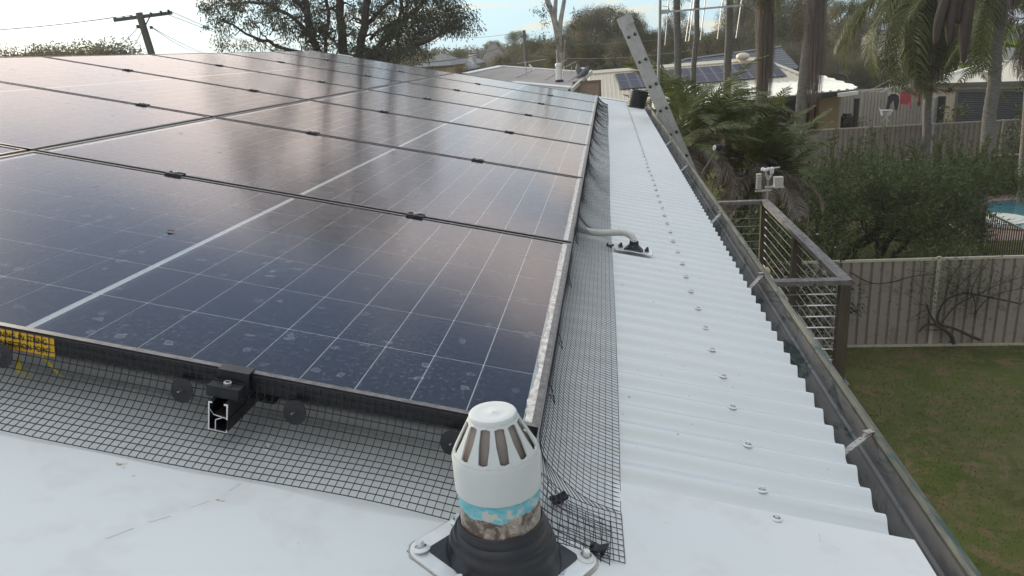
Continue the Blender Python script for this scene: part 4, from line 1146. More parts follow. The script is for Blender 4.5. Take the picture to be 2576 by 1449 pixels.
hill = [ # px, Y, top py, proto, wid
 (1010, 88, 122, 'C', 1.3), (1075, 70, 128, 'C', 1.0), (1150, 96, 122, 'A', .8), (1190, 62, 152, 'C', .9), (1240, 110, 100, 'A', .9), (1262, 66, 133, 'A', .8), (1300, 120, 76, 'A', 1.0), (1340, 76, 92, 'A', 1.0),
 (1368, 64, 118, 'D', .8), (1425, 70, 82, 'A', 1.0), (1440, 92, 50, 'B', 1.0), (1480, 66, 96, 'A', .9), (1500, 74, 28, 'B', 1.0), (1530, 80, 12, 'B', 1.0), (1560, 62, 92, 'D', .9),
 (1590, 84, 45, 'D', 1.0), (1630, 70, 70, 'A', .9), (1660, 90, 80, 'D', 1.0), (1700, 74, 88, 'A', .9), (1740, 84, 60, 'D', .9), (1790, 76, 84, 'A', 1.0), (1840, 62, 70, 'D', .9), (1880, 74, 20, 'A', 1.0), (1950, 78, -20, 'D', 1.1),
 (1990, 66, 10, 'B', 1.0), (2050, 82, -30, 'D', 1.1), (2110, 72, -5, 'A', 1.0), (2150, 60, 30, 'D', .9), (2190, 84, -40, 'B', 1.0), (2260, 74, -20, 'A', 1.0), (2330, 86, -60, 'D', 1.1), (2420, 78, -30, 'B', 1.0), (2500, 70, -60, 'A', 1.1), (2580, 80, -60, 'D', 1.1),
 (1462, 72, 40, 'B', 1.0), (1492, 68, 12, 'D', 1.0), (1555, 70, 8, 'B', 1.1), (1585, 78, 30, 'A', .8), (1700, 80, 22, 'B', .8), (1868, 70, -15, 'D', .9), (1905, 84, -30, 'A', 1.0), (2140, 53, 128, 'C', .9), (2200, 54, 118, 'C', .9), (2262, 53, 160, 'C', .7), (1915, 60, 95, 'C', 1.0), (1960, 57, 100, 'C', 1.0), (2010, 60, 112, 'C', .8), (2090, 58, 125, 'C', .9), (1330, 92, 100, 'D', .9), (1390, 60, 128, 'A', .7), (1610, 58, 128, 'A', .7)]
pr_ = {'A': (protoA, 11.2), 'B': (protoB, 13.2), 'C': (protoC, 6.2), 'D': (protoD, 12.2)}
kinds = {'A': ('leafy_tree', 'mid green bushy tree'), 'B': ('gum_tree', 'tall grey green gum tree'), 'C': ('leafy_tree', 'rounded low tree'), 'D': ('leafy_tree', 'pale olive tree')}
marks = [(1040, 'behind the left branches of the gum tree'), (1110, 'behind the right branches of the gum tree'), (1170, 'beside the small white gabled house'), (1220, 'at the left edge of the grey roof'), (1252, 'beside the brown roofed hill house'), (1290, 'left of the slim straight pole'), (1320, 'behind the slim straight pole'), (1350, 'right of the slim straight pole'),
 (1380, 'left of the pale gum trunk'), (1408, 'at the foot of the pale gum trunk'), (1432, 'just right of the pale gum trunk'), (1460, 'above the two pigeons'), (1490, 'above the corner of the grey roof'), (1515, 'between pale gum and ladder'), (1545, 'left of the ladder top'), (1575, 'behind the ladder top'), (1600, 'just right of the ladder top'), (1645, 'left of the antenna mast'),
 (1680, 'under the antenna boom'), (1720, 'behind the first slim palm trunk'), (1765, 'behind the second slim palm trunk'), (1815, 'at the end of the antenna boom'), (1860, 'above the ventilator on the cream roof'), (1900, 'above the tiled roof end'), (1935, 'behind the first skirted palm'), (1970, 'right of the first skirted palm'), (2000, 'between the two skirted palms'), (2030, 'left of the leaning palm skirt'), (2070, 'behind the leaning palm skirt'), (2100, 'right of the leaning palm skirt'),
 (2130, 'above the patio roof end'), (2170, 'left of the white shed'), (2225, 'above the white shed'), (2300, 'behind the queen palm crown'), (2375, 'right of the queen palm crown'), (2460, 'above the white house'), (2540, 'left of the right edge palm'), (2700, 'at the right edge, behind everything')]
seen = {}
for i, (px, Y, tp_, k, wd) in enumerate(hill):
    where = next(w for q, w in marks if px <= q); lab = kinds[k][1] + ' ' + where
    if lab in seen: lab = 'farther ' + lab
    seen[lab] = 1
    tree_at(kinds[k][0], lab, pr_[k][0], px, Y, tp_, pr_[k][1], i * 1.37, 'trees on the hillside behind the houses', wd)
# far wood on the hill
rg = np.random.default_rng(77); cen, rd = [], []
for i in range(1500):
    y = rg.uniform(115, 260); x = rg.uniform(-70, 190) * y / 150
    cen.append((x, y, gh(x, y) + rg.uniform(.5, 3.0))); rd.append(rg.uniform(1.4, 2.8))
o = obj('far_wood', crown_clusters(rg, cen, rd, 50, .3, .6, .28, .3, 'far_wood', leafmat('far_leaf', (.065, .075, .05), (.12, .12, .08), (.10, .09, .07)), .5), kind='stuff'); tag(o, 'distant wooded ridge behind all the houses', 'forest')

# crown above what the photograph shows
# ---- white trunked gum
YQ = 45.0
q0 = at(1411, 185, YQ); qb = Vector((q0.x, YQ, gh(q0.x, YQ)))
wg = thing('gum_tree', 'tall pale trunked gum tree forking above the neighbouring grey roof', 'tree', qb)
tb = MB(); tips = []
for lm in ([(1413, 240), (1411, 185), (1405, 100), (1393, 40), (1372, -10), (1350, -80), .30, .10], [(1407, 120), (1408, 60), (1420, 0), (1425, -60), .17, .09], [(1411, 170), (1419, 130), (1421, 100), .12, .05], [(1395, 50), (1398, 0), (1400, -60), .15, .08]):
    pts = [at(px, py, YQ) - qb for px, py in lm[:-2]]
    if lm[-2] == .30: pts = [Vector((0, 0, 0))] + pts
    P = smoothpts(pts, 2); tb.tube(P, [lm[-2] + (lm[-1] - lm[-2]) * i / (len(P) - 1) for i in range(len(P))], 9)
    for k in range(5): tips.append((tuple(P[-1] + Vector((rr.gauss(0, .8), rr.gauss(0, .8), rr.gauss(.2, .5)))), .6))
for px, py in ((1362, 35), (1370, 48), (1440, 60), (1448, 30), (1385, 10)):
    for _ in range(2): tips.append((tuple(at(px + rr.gauss(0, 8), py + rr.gauss(0, 8), YQ) - qb), .35))
rg = np.random.default_rng(31)
obj('trunk', (tb, mat('pale_gum_bark', (.20, .18, .165), (.42, .40, .37), 6, .85, stretch=(1, 1, .4)), 'all'), wg)
obj('crown', crown_clusters(rg, [t[0] for t in tips], [t[1] for t in tips], 200, .12, .22, .05, .8, 'crown', M_gum, .1), wg)

# ================================================================== PALMS
def frond_mesh(seed, Ln, curve, nl, ll, lw, hang, m, r=.018, start=.12, twist=.25):
    """one palm leaf: rachis leaves the origin along +x and curves down"""
    rr = random.Random(seed); v, f = [], []
    P = []; ang = 0; p = Vector((0, 0, 0)); k = 26
    for i in range(k + 1):
        P.append(p.copy()); ang = -curve * (i / k) ** 1.25; p = p + Vector((math.cos(ang), rr.gauss(0, .01), math.sin(ang))) * Ln / k
    mb = MB(); mb.tube(P, [r * (1 - .85 * i / k) for i in range(k + 1)], 4, cap=False); v = mb.v; f = mb.f
    for i in range(nl):
        t = start + (1 - start) * (i + rr.random() * .5) / nl; q = t * k; i0 = min(int(q), k - 1); c = P[i0].lerp(P[i0 + 1], q - i0)
        T_ = (P[i0 + 1] - P[i0]).normalized(); U = Vector((-T_.z, 0, T_.x))
        L_ = ll * (math.sin(math.pi * min(1, .18 + t * .86)) ** .6) * rr.uniform(.8, 1.1)
        for sgn in (-1, 1):
            d = (T_ * rr.uniform(.45, .75) + Vector((0, sgn, 0)) * rr.uniform(.7, 1) + U * rr.uniform(-.05, twist)).normalized()
            d2 = (d + Vector((0, 0, -hang * rr.uniform(.7, 1.3)))).normalized(); d3 = (d2 + Vector((0, 0, -hang * 1.3))).normalized()
            w = T_ * lw / 2; a = c; b_ = c + d * L_ * .35; e = b_ + d2 * L_ * .35; g_ = e + d3 * L_ * .3; o = len(v)
            v += [tuple(a - w * .5), tuple(a + w * .5), tuple(b_ + w), tuple(b_ - w), tuple(e + w * .8), tuple(e - w * .8), tuple(g_)]
            f += [(o, o + 1, o + 2, o + 3), (o + 3, o + 2, o + 4, o + 5), (o + 5, o + 4, o + 6)]
    x = MB(); x.v = v; x.f = f; x.m = [0] * len(f)
    return x.mesh('frond', m)
def skirt_mesh(seed, H, r0, r1, n, m, w=.03):
    rr = random.Random(seed); mb = MB()
    for i in range(n):
        a = rr.uniform(0, 6.283); L_ = H * rr.uniform(.35, 1.0); r = r0 * rr.uniform(.3, 1); re = r1 * rr.uniform(.4, 1.05) ; z0 = -rr.random() * (H - L_); kk = 5
        pts = []
        for j in range(kk + 1):
            t = j / kk; rad2 = r + (re - r) * math.sin(t * 2.2) * .9; aa = a + rr.gauss(0, .06) * t
            pts.append((rad2 * math.cos(aa) , rad2 * math.sin(aa), z0 - L_ * t))
        ww = w * rr.uniform(.4, 1.4); tx, ty = -math.sin(a) * ww / 2, math.cos(a) * ww / 2; o = len(mb.v)
        for j, p in enumerate(pts):
            s = 1 - .7 * j / kk; mb.v += [(p[0] - tx * s, p[1] - ty * s, p[2]), (p[0] + tx * s, p[1] + ty * s, p[2])]
        for j in range(kk): mb.f.append((o + 2 * j, o + 2 * j + 1, o + 2 * j + 3, o + 2 * j + 2)); mb.m.append(0)
    return mb.mesh('dead_leaf_skirt', m)
FG = [frond_mesh(s, 3.2, c, 60, .62, .035, .55, M_palmg) for s, c in ((1, 1.5), (2, 1.9), (3, 2.3))]
FD = [frond_mesh(s, 3.0, c, 52, .55, .035, 1.0, mm) for s, c, mm in ((4, 2.6, M_palmy), (5, 2.4, M_palmg), (6, 2.8, M_palmd))]
FN = [frond_mesh(s, 2.0, c, 64, .46, .030, .25, M_palmg, r=.012) for s, c in ((7, 1.1), (8, 1.5), (9, .8))]
FB = [frond_mesh(s, 1.7, c, 55, .42, .026, .55, mm, r=.012) for s, c, mm in ((10, 1.9, M_palmd), (11, 1.7, M_palmd))]
def palm(label, base, top, tr, fronds, skirt=None, group=None, sc=1.0):
    base, top = Vector(base), Vector(top); t = thing('palm_tree', label, 'palm', base, (0, 0, 0), group); T0 = top - base
    P, R = limb((0, 0, -.1), T0, tr * 1.15, tr * .85, 8, .012, int(abs(top.x) * 10)); 
    m = MB(); Q, RR = [], []
    for i in range(60):
        u = i / 59 * 8; k = min(7, int(u)); Q.append(P[k].lerp(P[k + 1], u - k)); RR.append((R[k] + (R[k + 1] - R[k]) * (u - k)) * (1.05 if i % 2 else .97))
    m.tube(Q, RR, 10); obj('trunk', (m, M_palmtrunk, 'all'), t)
    rr = random.Random(int(abs(base.x) * 100))
    for me, cnt, e0, e1 in fronds:
        for i in range(cnt):
            obj('frond', me[rr.randrange(len(me))], t, T0 + Vector((0, 0, rr.uniform(-.1, .15))), (rr.uniform(-.3, .3), -rad(rr.uniform(e0, e1)), 6.283 * (i + rr.random() * .7) / cnt), sc * rr.uniform(.85, 1.12))
    if skirt:
        for me, dz, s, ry in skirt: obj('dead_leaf_skirt', me, t, T0 + Vector((0, 0, dz)), (ry, 0, 0), s)
    return t, T0
def gnd(px, py, Y):
    p = at(px, py, Y); return Vector((p.x, Y, gh(p.x, Y)))
SK = [skirt_mesh(1, 3.6, .20, .36, 300, M_palmd, .022), skirt_mesh(2, 3.2, .17, .33, 260, M_palmd, .022), skirt_mesh(5, 2.6, .3, .9, 320, M_palmd, .04)]
allf = [(FG, 16, 10, 75), (FD, 5, -35, 0)]
palm('slim grey palm trunk just right of the antenna mast', gnd(1701, 235, 24), at(1706, -190, 24), .115, allf)
palm('thin palm trunk second right of the antenna mast', gnd(1741, 230, 29), at(1762, -170, 29), .105, allf)
palm('third slim palm trunk, half under the end of the antenna', gnd(1827, 200, 30), at(1843, -170, 30), .15, allf, [(SK[1], 1.1, 1.1, 0)])
palm('palm with long brown skirt of dead leaves hanging in front of the solar roof', gnd(1905, 270, 24), at(1935, -150, 24), .13, allf, [(SK[0], .4, (1.0, 1.0, 1.45), 0), (SK[0], -1.3, (.85, .85, 1.05), .02)])
palm('leaning palm with brown hanging dead leaves in front of the white patio roof', gnd(1985, 400, 21), at(2062, -130, 21), .145, allf, [(SK[0], .3, (.95, .95, 1.15), -.03), (SK[1], -1.2, (.8, .8, .9), -.03)])
t_, T0 = palm('large queen palm with drooping green and golden fronds left of the garage', gnd(2345, 260, 29), at(2352, -55, 29), .14, [(FG, 22, -15, 65), (FD[:2], 34, -60, 5)], [(SK[0], -.1, (1.7, 1.7, 1.1), 0), (SK[2], -.4, (.8, .8, 1.3), 0), (SK[0], -1.5, (1.1, 1.1, .75), 0)], sc=1.65)
t2_, T2 = palm('palm at right with smooth grey trunk in front of the garage door', gnd(2482, 420, 20), at(2530, -60, 20), .155, [(FG, 16, 15, 70), (FD[1:2], 5, -60, -30)], [(SK[2], .1, (.5, .5, .5), 0)], sc=1.0)
bp = Vector(t2_.location)
M_spathe = mat('dark_dry_spathe', (.045, .034, .028), (.085, .065, .055), 6, .8, stretch=(1, 1, .2))
for px0_, py0_, px1_, py1_, w in ((2382, -10, 2352, 112, .13), (2400, 0, 2388, 116, .13), (2440, -20, 2424, 158, .16), (2418, -30, 2410, 60, .12)):
    a, c = at(px0_, py0_, 19.3) - bp, at(px1_, py1_, 19.3) - bp
    m = MB(); P = smoothpts([a, a.lerp(c, .5) + Vector((-.05, 0, 0)), c], 2); k = len(P); m.tube(P, [w * (.10 + .85 * math.sin(math.pi * min(1, .25 + .75 * i / (k - 1))) ** .8) for i in range(k)], 7)
    for v in range(len(m.v)): m.v[v] = (m.v[v][0], m.v[v][1] * 1, m.v[v][2])
    obj('dry_spathe', (m, M_spathe, 'all'), t2_)
palm('dark leafy palm at the right edge beyond the garage', gnd(2600, 300, 24), at(2606, 40, 24), .12, [(FG, 18, -20, 70), (FD[1:2], 8, -50, -10)], [(SK[2], 0, (.6, .6, .7), 0)])
# young palms massed below the ladder
for lab, px, py, Y, s in (('young palm with fanned green fronds directly beyond the ladder foot', 1752, 345, 12.5, .95), ('young palm rising behind the gutter between ladder and patio roof', 1830, 345, 13.8, .80), ('low palm with dull brownish fronds above the weather station', 1895, 425, 12.6, .85), ('dark green palm closest to the gutter, right of the ladder', 1712, 370, 11.4, .7), ('palm with arching fronds left of the big shrub', 1950, 455, 13.4, .85)):
    tp = at(px, py, Y)
    palm(lab, (tp.x + .1, Y, GZ), tp, .07, [(FN, 15, 15, 80), (FB, 8, -25, 25)], None, sc=s)

# ================================================================== SHRUBS
rg = np.random.default_rng(8); rr = random.Random(8)
YS = 17.0
sb = at(2120, 640, YS); sb = Vector((at(2180, 600, YS).x, YS, GZ))
sh = thing('large_shrub', 'large dark olive shrub tree behind the near fence, many upright shoots', 'shrub', sb)
tb = MB(); cen, rd = [], []
def inside(px, py): # outline of the crown as seen
    xs_ = [1985, 2040, 2120, 2200, 2300, 2400, 2480, 2540, 2580]; top = [450, 432, 412, 404, 406, 408, 414, 430, 450]; bot = [560, 600, 620, 640, 640, 720, 740, 680, 560]
    if px < xs_[0] or px > xs_[-1]: return False
    return np.interp(px, xs_, top) <= py <= np.interp(px, xs_, bot)
N_ = 0
while N_ < 280:
    px, py = rr.uniform(1985, 2580), rr.uniform(390, 740)
    if not inside(px, py) or (py > 600 and rr.random() < .45) or (px > 2470 and py > 480): continue
    if px < 2240 and py > 545 and rr.random() < .75: continue
    dy = rr.uniform(-2.2, 2.4) * math.sqrt(max(.1, 1 - ((px - 2280) / 330) ** 2)); 
    if py > 640: dy = rr.uniform(-2.8, -1.6)
    c = at(px, py, YS + dy); cen.append(tuple(c - sb)); rd.append(rr.uniform(.26, .55)); N_ += 1
for px0_, py0_, px1_, py1_, r, dy in ((2128, 632, 2230, 560, .10, 0), (2125, 636, 2290, 545, .07, .3), (2215, 645, 2300, 500, .09, -.3), (2150, 640, 2170, 520, .05, .5), (2210, 650, 2190, 470, .06, .8), (2250, 640, 2420, 520, .07, -.5), (2060, 640, 2050, 540, .05, -.2), (2090, 645, 2140, 480, .05, .3)):
    a, c = at(px0_, py0_, YS + dy), at(px1_, py1_, YS + dy); g0 = Vector((a.x - .1, a.y, GZ))
    P, R = limb(a - sb, c - sb, r, r * .4, 6, .1, px0_); P = [g0 - sb] + P; R = [r * 1.15] + R; tb.tube(P, R, 7)
    for k in range(7):
        e = Vector(rr.choice(cen)); s = P[rr.randrange(3, len(P))]; Q, RQ = limb(s, e, r * .25, .006, 4, .12, k); tb.tube(Q, RQ, 4, cap=False)
shoots = []
for k in range(95):
    px = rr.uniform(1995, 2560); py = np.interp(px, [1985, 2040, 2120, 2200, 2300, 2400, 2480, 2540, 2580], [455, 435, 415, 408, 410, 412, 418, 435, 455]) + rr.uniform(-12, 40)
    a = at(px, py, YS + rr.uniform(-1.5, 1.5)) - sb; h = rr.uniform(.25, .85) ; e = a + Vector((rr.gauss(0, .10), rr.gauss(0, .1), h)); Q, RQ = limb(a, e, .008, .003, 4, .05, k); tb.tube(Q, RQ, 3, cap=False)
    shoots.append((a, e))
obj('trunk', (tb, M_barkdk, 'all'), sh)
crn = crown_clusters(rg, cen, rd, 560, .08, .15, .026, -.25, 'crown', M_olive, .1)
obj('crown', crn, sh)
Cs = np.concatenate([np.array(a) + (np.array(e) - np.array(a)) * rg.random((55, 1)) for a, e in shoots]); Ds = rg.normal(size=Cs.shape) * .55; Ds[:, 2] += .8
obj('shoot_leaves', leaf_mesh('shoot_leaves', Cs, Ds, rg.uniform(.07, .13, len(Cs)), .020, M_olive, rg), sh, kind='stuff')

def shrub(label, loc, rx, ry, rz, n, per, lf, m, seed, name='shrub', flowers=0, r0=.3, cat='shrub'):
    rr = random.Random(seed); rg = np.random.default_rng(seed); t = thing(name, label, cat, loc)
    tb = MB(); cen, rd = [], []
    for i in range(n):
        a, z = rr.uniform(0, 6.283), rr.random(); w = math.sqrt(max(.05, 1 - (z - .35) ** 2 / .5)) * math.sqrt(rr.random())
        c = (rx * w * math.cos(a), ry * w * math.sin(a), rz * (.12 + .88 * z)); cen.append(c); rd.append(r0 * rr.uniform(.6, 1.2))
        if i % 3 == 0: Q, RQ = limb((rr.gauss(0, .08), rr.gauss(0, .08), 0), c, .02, .005, 4, .12, i); tb.tube(Q, RQ, 4, cap=False)
    obj('stem', (tb, M_barkdk, 'all'), t); obj('foliage', crown_clusters(rg, cen, rd, per, lf * .7, lf * 1.3, lf * .4, .2, 'foliage', m, .2), t)
    if flowers:
        C = np.array([cen[rr.randrange(n)] for _ in range(flowers)]) + rg.normal(size=(flowers, 3)) * r0 * .6
        obj('flowers', leaf_mesh('flowers', C, rg.normal(size=C.shape), rg.uniform(.03, .06, flowers), .04, M_flower, rg), t, kind='stuff')
    return t
def sg(px, py, Y): p = at(px, py, Y); return (p.x, Y, GZ)
Mdkleaf = leafmat('dark_garden_leaf', (.032, .052, .026), (.085, .11, .048), (.055, .075, .03))
shrub('dark leafy garden shrub beyond the far rail of the deck', sg(1850, 560, 10.6), 1.3, 1.1, 2.9, 60, 330, .11, Mdkleaf, 41)
shrub('dark bush with small pale pink flowers beside the deck corner', sg(2000, 560, 11.3), 1.1, .7, 2.4, 55, 330, .09, Mdkleaf, 42, flowers=160)
shrub('tangled dark shrub under the palms by the gutter', sg(1800, 450, 13.0), 2.0, 1.4, 3.4, 80, 260, .13, Mdkleaf, 43)
shrub('dark undergrowth bush between the palms and the large shrub', sg(1960, 500, 14.6), 1.8, 1.0, 2.9, 80, 260, .12, Mdkleaf, 44)
shrub('creeper with yellow green heart shaped leaves in front of the patio', sg(1880, 330, 20.5), 2.4, .9, 4.0, 70, 90, .17, M_vine, 45, 'creeper')
shrub('climber hanging on the fence line between palms and patio', sg(1985, 370, 19), 1.5, .8, 3.3, 50, 120, .13, Mdkleaf, 46, 'creeper')
shrub('yellow green shrub lit behind the deck rails', sg(2060, 600, 15.3), 1.6, .7, 1.5, 50, 200, .09, M_vine, 47)
shrub('sparse low bush at the foot of the pale grey fence, patio side', sg(2150, 300, 38), 1.0, .8, 1.5, 30, 120, .14, M_bush, 48)
shrub('tall leafy twigs rising at the right edge behind the pool', sg(2575, 400, 28.5), .9, .6, 3.4, 60, 200, .13, Mdkleaf, 49)
shrub('low reddish brown hedge behind the pool', sg(2500, 430, 25.5), 3.6, .5, 1.1, 80, 200, .10, leafmat('reddish_leaf', (.06, .035, .022), (.10, .055, .035), (.04, .05, .02)), 50)

# bare climber branches on the near fence
vb = Vector((at(2395, 862, 12.3).x, 12.30, GZ))
vn = thing('bare_climber', 'dark twisted bare branches climbing the near taupe fence', 'climber', vb)
tb = MB(); YV = 12.28
for pts, r0, r1 in ([[(2400, 865), (2395, 845), (2370, 825), (2345, 815), (2325, 818), (2312, 835)], .035, .02], [[(2465, 855), (2440, 845), (2400, 825), (2365, 818), (2355, 800), (2375, 755), (2420, 735), (2480, 745), (2570, 765)], .03, .012],
        [[(2355, 815), (2338, 790), (2330, 760), (2335, 775)], .022, .012], [[(2420, 735), (2450, 740), (2455, 780), (2450, 800)], .014, .006], [[(2365, 818), (2400, 770), (2440, 750), (2500, 720), (2560, 700)], .014, .006],
        [[(2140, 685), (2190, 715), (2240, 712), (2290, 695), (2350, 690)], .014, .008], [[(2290, 695), (2310, 715), (2335, 755)], .006, .004], [[(2450, 800), (2470, 760), (2520, 735), (2576, 725)], .010, .005], [[(2375, 755), (2390, 700), (2420, 660)], .010, .006], [[(2395, 740), (2430, 700), (2470, 670)], .008, .005], [[(2440, 745), (2455, 700), (2490, 650)], .009, .005]):
    P = smoothpts([at(x, y, YV) - vb for x, y in pts], 2); tb.tube(P, [r0 + (r1 - r0) * i / (len(P) - 1) for i in range(len(P))], 6)
    for k in range(4):
        c = P[rr.randrange(len(P) // 3, len(P))]; e = c + Vector((rr.gauss(0, .25), rr.gauss(0, .05), rr.gauss(.05, .2))); Q, RQ = limb(c, e, r1 * .6, .003, 3, .2, k); tb.tube(Q, RQ, 4, cap=False)
obj('branches', (tb, M_barkdk, 'all'), vn)
C = np.array([tuple(at(rr.gauss(2410, 60), rr.gauss(720, 45), YV + rr.uniform(-.15, .05)) - vb) for _ in range(900)])
rg = np.random.default_rng(91)
obj('leaves', leaf_mesh('leaves', C, rg.normal(size=C.shape), rg.uniform(.04, .09, 900), .02, M_olive, rg), vn)

# ================================================================== NEIGHBOURING HOUSES
def roof_poly(px_list, p0, nrm): return [atpl(x, y, p0, nrm) for x, y in px_list]
def corr_roof(name, poly, nrm, m, parent, spacing, amp, dirv, thick=.05):
    """sheet clipped to a convex polygon, with ribs running along dirv"""
    nrm = Vector(nrm).normalized(); d = Vector(dirv); d = (d - nrm * d.dot(nrm)).normalized(); s = d.cross(nrm).normalized(); o = poly[0]
    P2 = [((p - o).dot(s), (p - o).dot(d)) for p in poly]; lo = min(p[0] for p in P2); hi = max(p[0] for p in P2)
    def span(u):
        ys_ = []
        for (x0, y0), (x1, y1) in zip(P2, P2[1:] + P2[:1]):
            if (x0 - u) * (x1 - u) <= 0 and abs(x1 - x0) > 1e-9: ys_.append(y0 + (y1 - y0) * (u - x0) / (x1 - x0))
        return (min(ys_), max(ys_)) if ys_ else None
    mb = MB(); k = int((hi - lo) / spacing); vs = []; 
    for i in range(k):
        for fr, h in ((0, 0), (.55, 0), (.66, amp), (.84, amp)):
            u = lo + (i + fr) * spacing; q = span(u)
            if q and q[1] - q[0] > .001: vs.append((o + s * u + d * q[0] + nrm * h, o + s * u + d * q[1] + nrm * h))
    fl = [p for pr2 in vs for p in pr2]; mb.add(fl, [(2 * i, 2 * i + 1, 2 * i + 3, 2 * i + 2) for i in range(len(vs) - 1)])
    mb.prism([p - nrm * .004 for p in poly], nrm, thick)
    return obj(name, (mb, m), parent)

# grey roof with white cappings straight behind our roof
NA = Vector((0, -.10, 1)).normalized(); PA = (0, 26, -.85)
nh = thing('neighbour_house', 'low house with faded pinkish grey roof and white cappings directly behind ours', 'house')
pa = roof_poly([(1170, 187), (1262, 168), (1488, 184), (1438, 231), (1300, 225), (1150, 205)], PA, NA)
corr_roof('roof', [pa[0], pa[1], pa[2], pa[3], pa[5]], NA, M_pinkroof, nh, .20, .012, (1, .05, 0))
pp = roof_poly([(1170, 187), (1262, 168), (1488, 184), (1438, 231)], PA, NA)
up = NA * .03
m = MB(); m.beam(pp[0] + up, pp[1] + up, .40, .05, NA); obj('edge_capping', (m, M_cap), nh)
m = MB(); m.beam(pp[1] + up, pp[2] + up, .14, .04, NA); obj('ridge_capping', (m, M_cap), nh)
m = MB(); m.beam(pp[2] + NA * .06, pp[3] + NA * .06, .06, .14, NA); obj('barge_board', (m, M_whitesteel), nh)
m = MB(); off = Vector((-.09, 0, 0)); m.beam(pp[2] + NA * .05 + off, pp[3] + NA * .05 + off, .07, .06, NA); obj('gutter', (m, M_dark), nh)
q = roof_poly([(1290, 208), (1445, 222)], PA, NA); m = MB(); m.beam(q[0] + up, q[1] + up, .26, .03, NA); obj('flashing', (m, M_cap), nh)
for x0_, y0_, x1_, y1_ in ((1298, 197, 1352, 173), (1372, 202, 1413, 178), (1430, 206, 1462, 184)):
    a, c = roof_poly([(x0_, y0_), (x1_, y1_)], PA, NA); m = MB(); m.beam(a + up * .6, c + up * .6, .05, .015, NA); obj('sheet_lap', (m, mat('sheet_lap_grey', (.27, .24, .23)) if 'sheet_lap_grey' not in bpy.data.materials else bpy.data.materials['sheet_lap_grey']), nh)
v0 = atpl(1407, 206, PA, NA)
m = MB(); m.lathe([(.13, -.1), (.115, .5), (.115, .56), (.125, .57), (.125, .62), (.10, .68), (.001, .69)], 18, v0); obj('vent', (m, M_white, 35), nh)
m = MB(); m.lathe([(.17, -.1), (.16, .06), (.12, .09)], 14, v0); obj('vent_boot', (m, M_plastic), nh)
m = MB(); lft = pp[3].x - 10; m.box(lft, pp[3].x - .35, pp[3].y + .4, pp[3].y + 5.5, GZ, pp[3].z - .22); obj('wall', (m, M_cream), nh)
wl0 = at(1455, 240, pp[3].y - .1)
m = MB(); k0 = at(1443, 212, pp[3].y + 1.6); m.box(k0.x, k0.x + .95, k0.y, k0.y + .06, k0.z - 1.4, k0.z + .02); obj('lattice_screen', (m, mat('pink_lattice', (.33, .24, .19), (.42, .32, .26), 9, .8)), nh)
m = MB(); m.box(k0.x - .04, k0.x + 1.0, k0.y - .03, k0.y - .002, k0.z + .0, k0.z + .10); m.box(k0.x + .92, k0.x + 1.0, k0.y - .03, k0.y - .002, k0.z - 1.4, k0.z - .002); obj('screen_frame', (m, mat('brown_timber_trim', (.20, .14, .10))), nh)

# television antennas of that house
def tvant(label, base, mast, boom, els, Y, r=.018):
    B0 = at(*base, Y); t = thing('television_antenna', label, 'antenna', B0)
    R_ = lambda p: at(p[0], p[1], Y) - B0
    m = MB(); m.tube([Vector((0, 0, -.4)), R_(mast)], r, 6); obj('mast', (m, Mant), t)
    m = MB(); m.tube([R_(boom[0]), R_(boom[1])], r * .9, 5); obj('boom', (m, Mant), t)
    for i in range(els):
        c = R_(boom[0]).lerp(R_(boom[1]), (i + .5) / els); m = MB(); m.tube([c - Vector((.05, .5, 0)), c + Vector((.05, .5, 0))], r * .5, 4); obj('element', (m, Mant), t)
tvant('thin flat television antenna on the far edge of the grey roof', (1323, 174), (1322, 155), ((1300, 160), (1372, 149)), 6, 30)
tvant('small slanting television antenna beside the pale gum trunk', (1410, 182), (1420, 168), ((1398, 166), (1425, 150)), 5, 30)
tvant('television antenna with long arms right of the pale gum trunk', (1436, 183), (1438, 166), ((1424, 168), (1450, 154)), 5, 30)
bx = at(1340, 176, 29.5); o = obj('metal_brace', (MB().beam(at(1331, 162, 29.5), at(1344, 177, 29.5), .12, .06), M_whitesteel)); tag(o, 'short white slanting metal brace on the grey roof edge', 'brace')
wh = at(1467, 176, 29); o = thing('roof_ventilator', 'small grey spinning ventilator above the pigeons', 'ventilator', wh); obj('dome', (MB().lathe([(.05, -.3), (.05, -.05), (.09, -.02), (.11, .03), (.09, .08), (.03, .10), (.001, .1)], 14), M_steel, 'all'), o)

# pigeons
def pigeon(label, px, py, rz, lean):
    p = atpl(px, py, PA, NA) + NA * .03; t = thing('pigeon', label, 'bird', p, (0, 0, rz), 'pigeons on the roof edge')
    P = smoothpts([(-.24, 0, .05), (-.16, 0, .085), (-.08, 0, .13), (.0, 0, .18), (.06, 0, .235), (.085, 0, .285), (.10, 0, .325), (.125, 0, .335), (.155, 0, .322)], 1)
    k = len(P); Rr = np.interp(np.linspace(0, 1, k), [0, .12, .3, .45, .6, .72, .82, .92, 1], [.018, .030, .075, .090, .070, .042, .038, .022, .004])
    m = MB(); m.tube(P, list(Rr), 12); obj('body', (m, mat('pigeon_grey', (.07, .075, .09), (.13, .135, .15), 12, .6) if 'pigeon_grey' not in bpy.data.materials else bpy.data.materials['pigeon_grey'], 'all'), t, rot=(0, lean, 0))
    for s in (-1, 1):
        m = MB(); m.tube([(.0, s * .03, .12), (.01, s * .03, .0), (.04, s * .03, -.005)], .007, 5); obj('leg', (m, M_redpost), t)
    return t
pigeon('upright grey pigeon, left of the two on the grey roof', 1454, 195, 2.2, -.35).scale = (1.25,) * 3
pigeon('larger stooping grey pigeon, right of the two at the roof edge', 1470, 203, .6, .05).scale = (1.4,) * 3

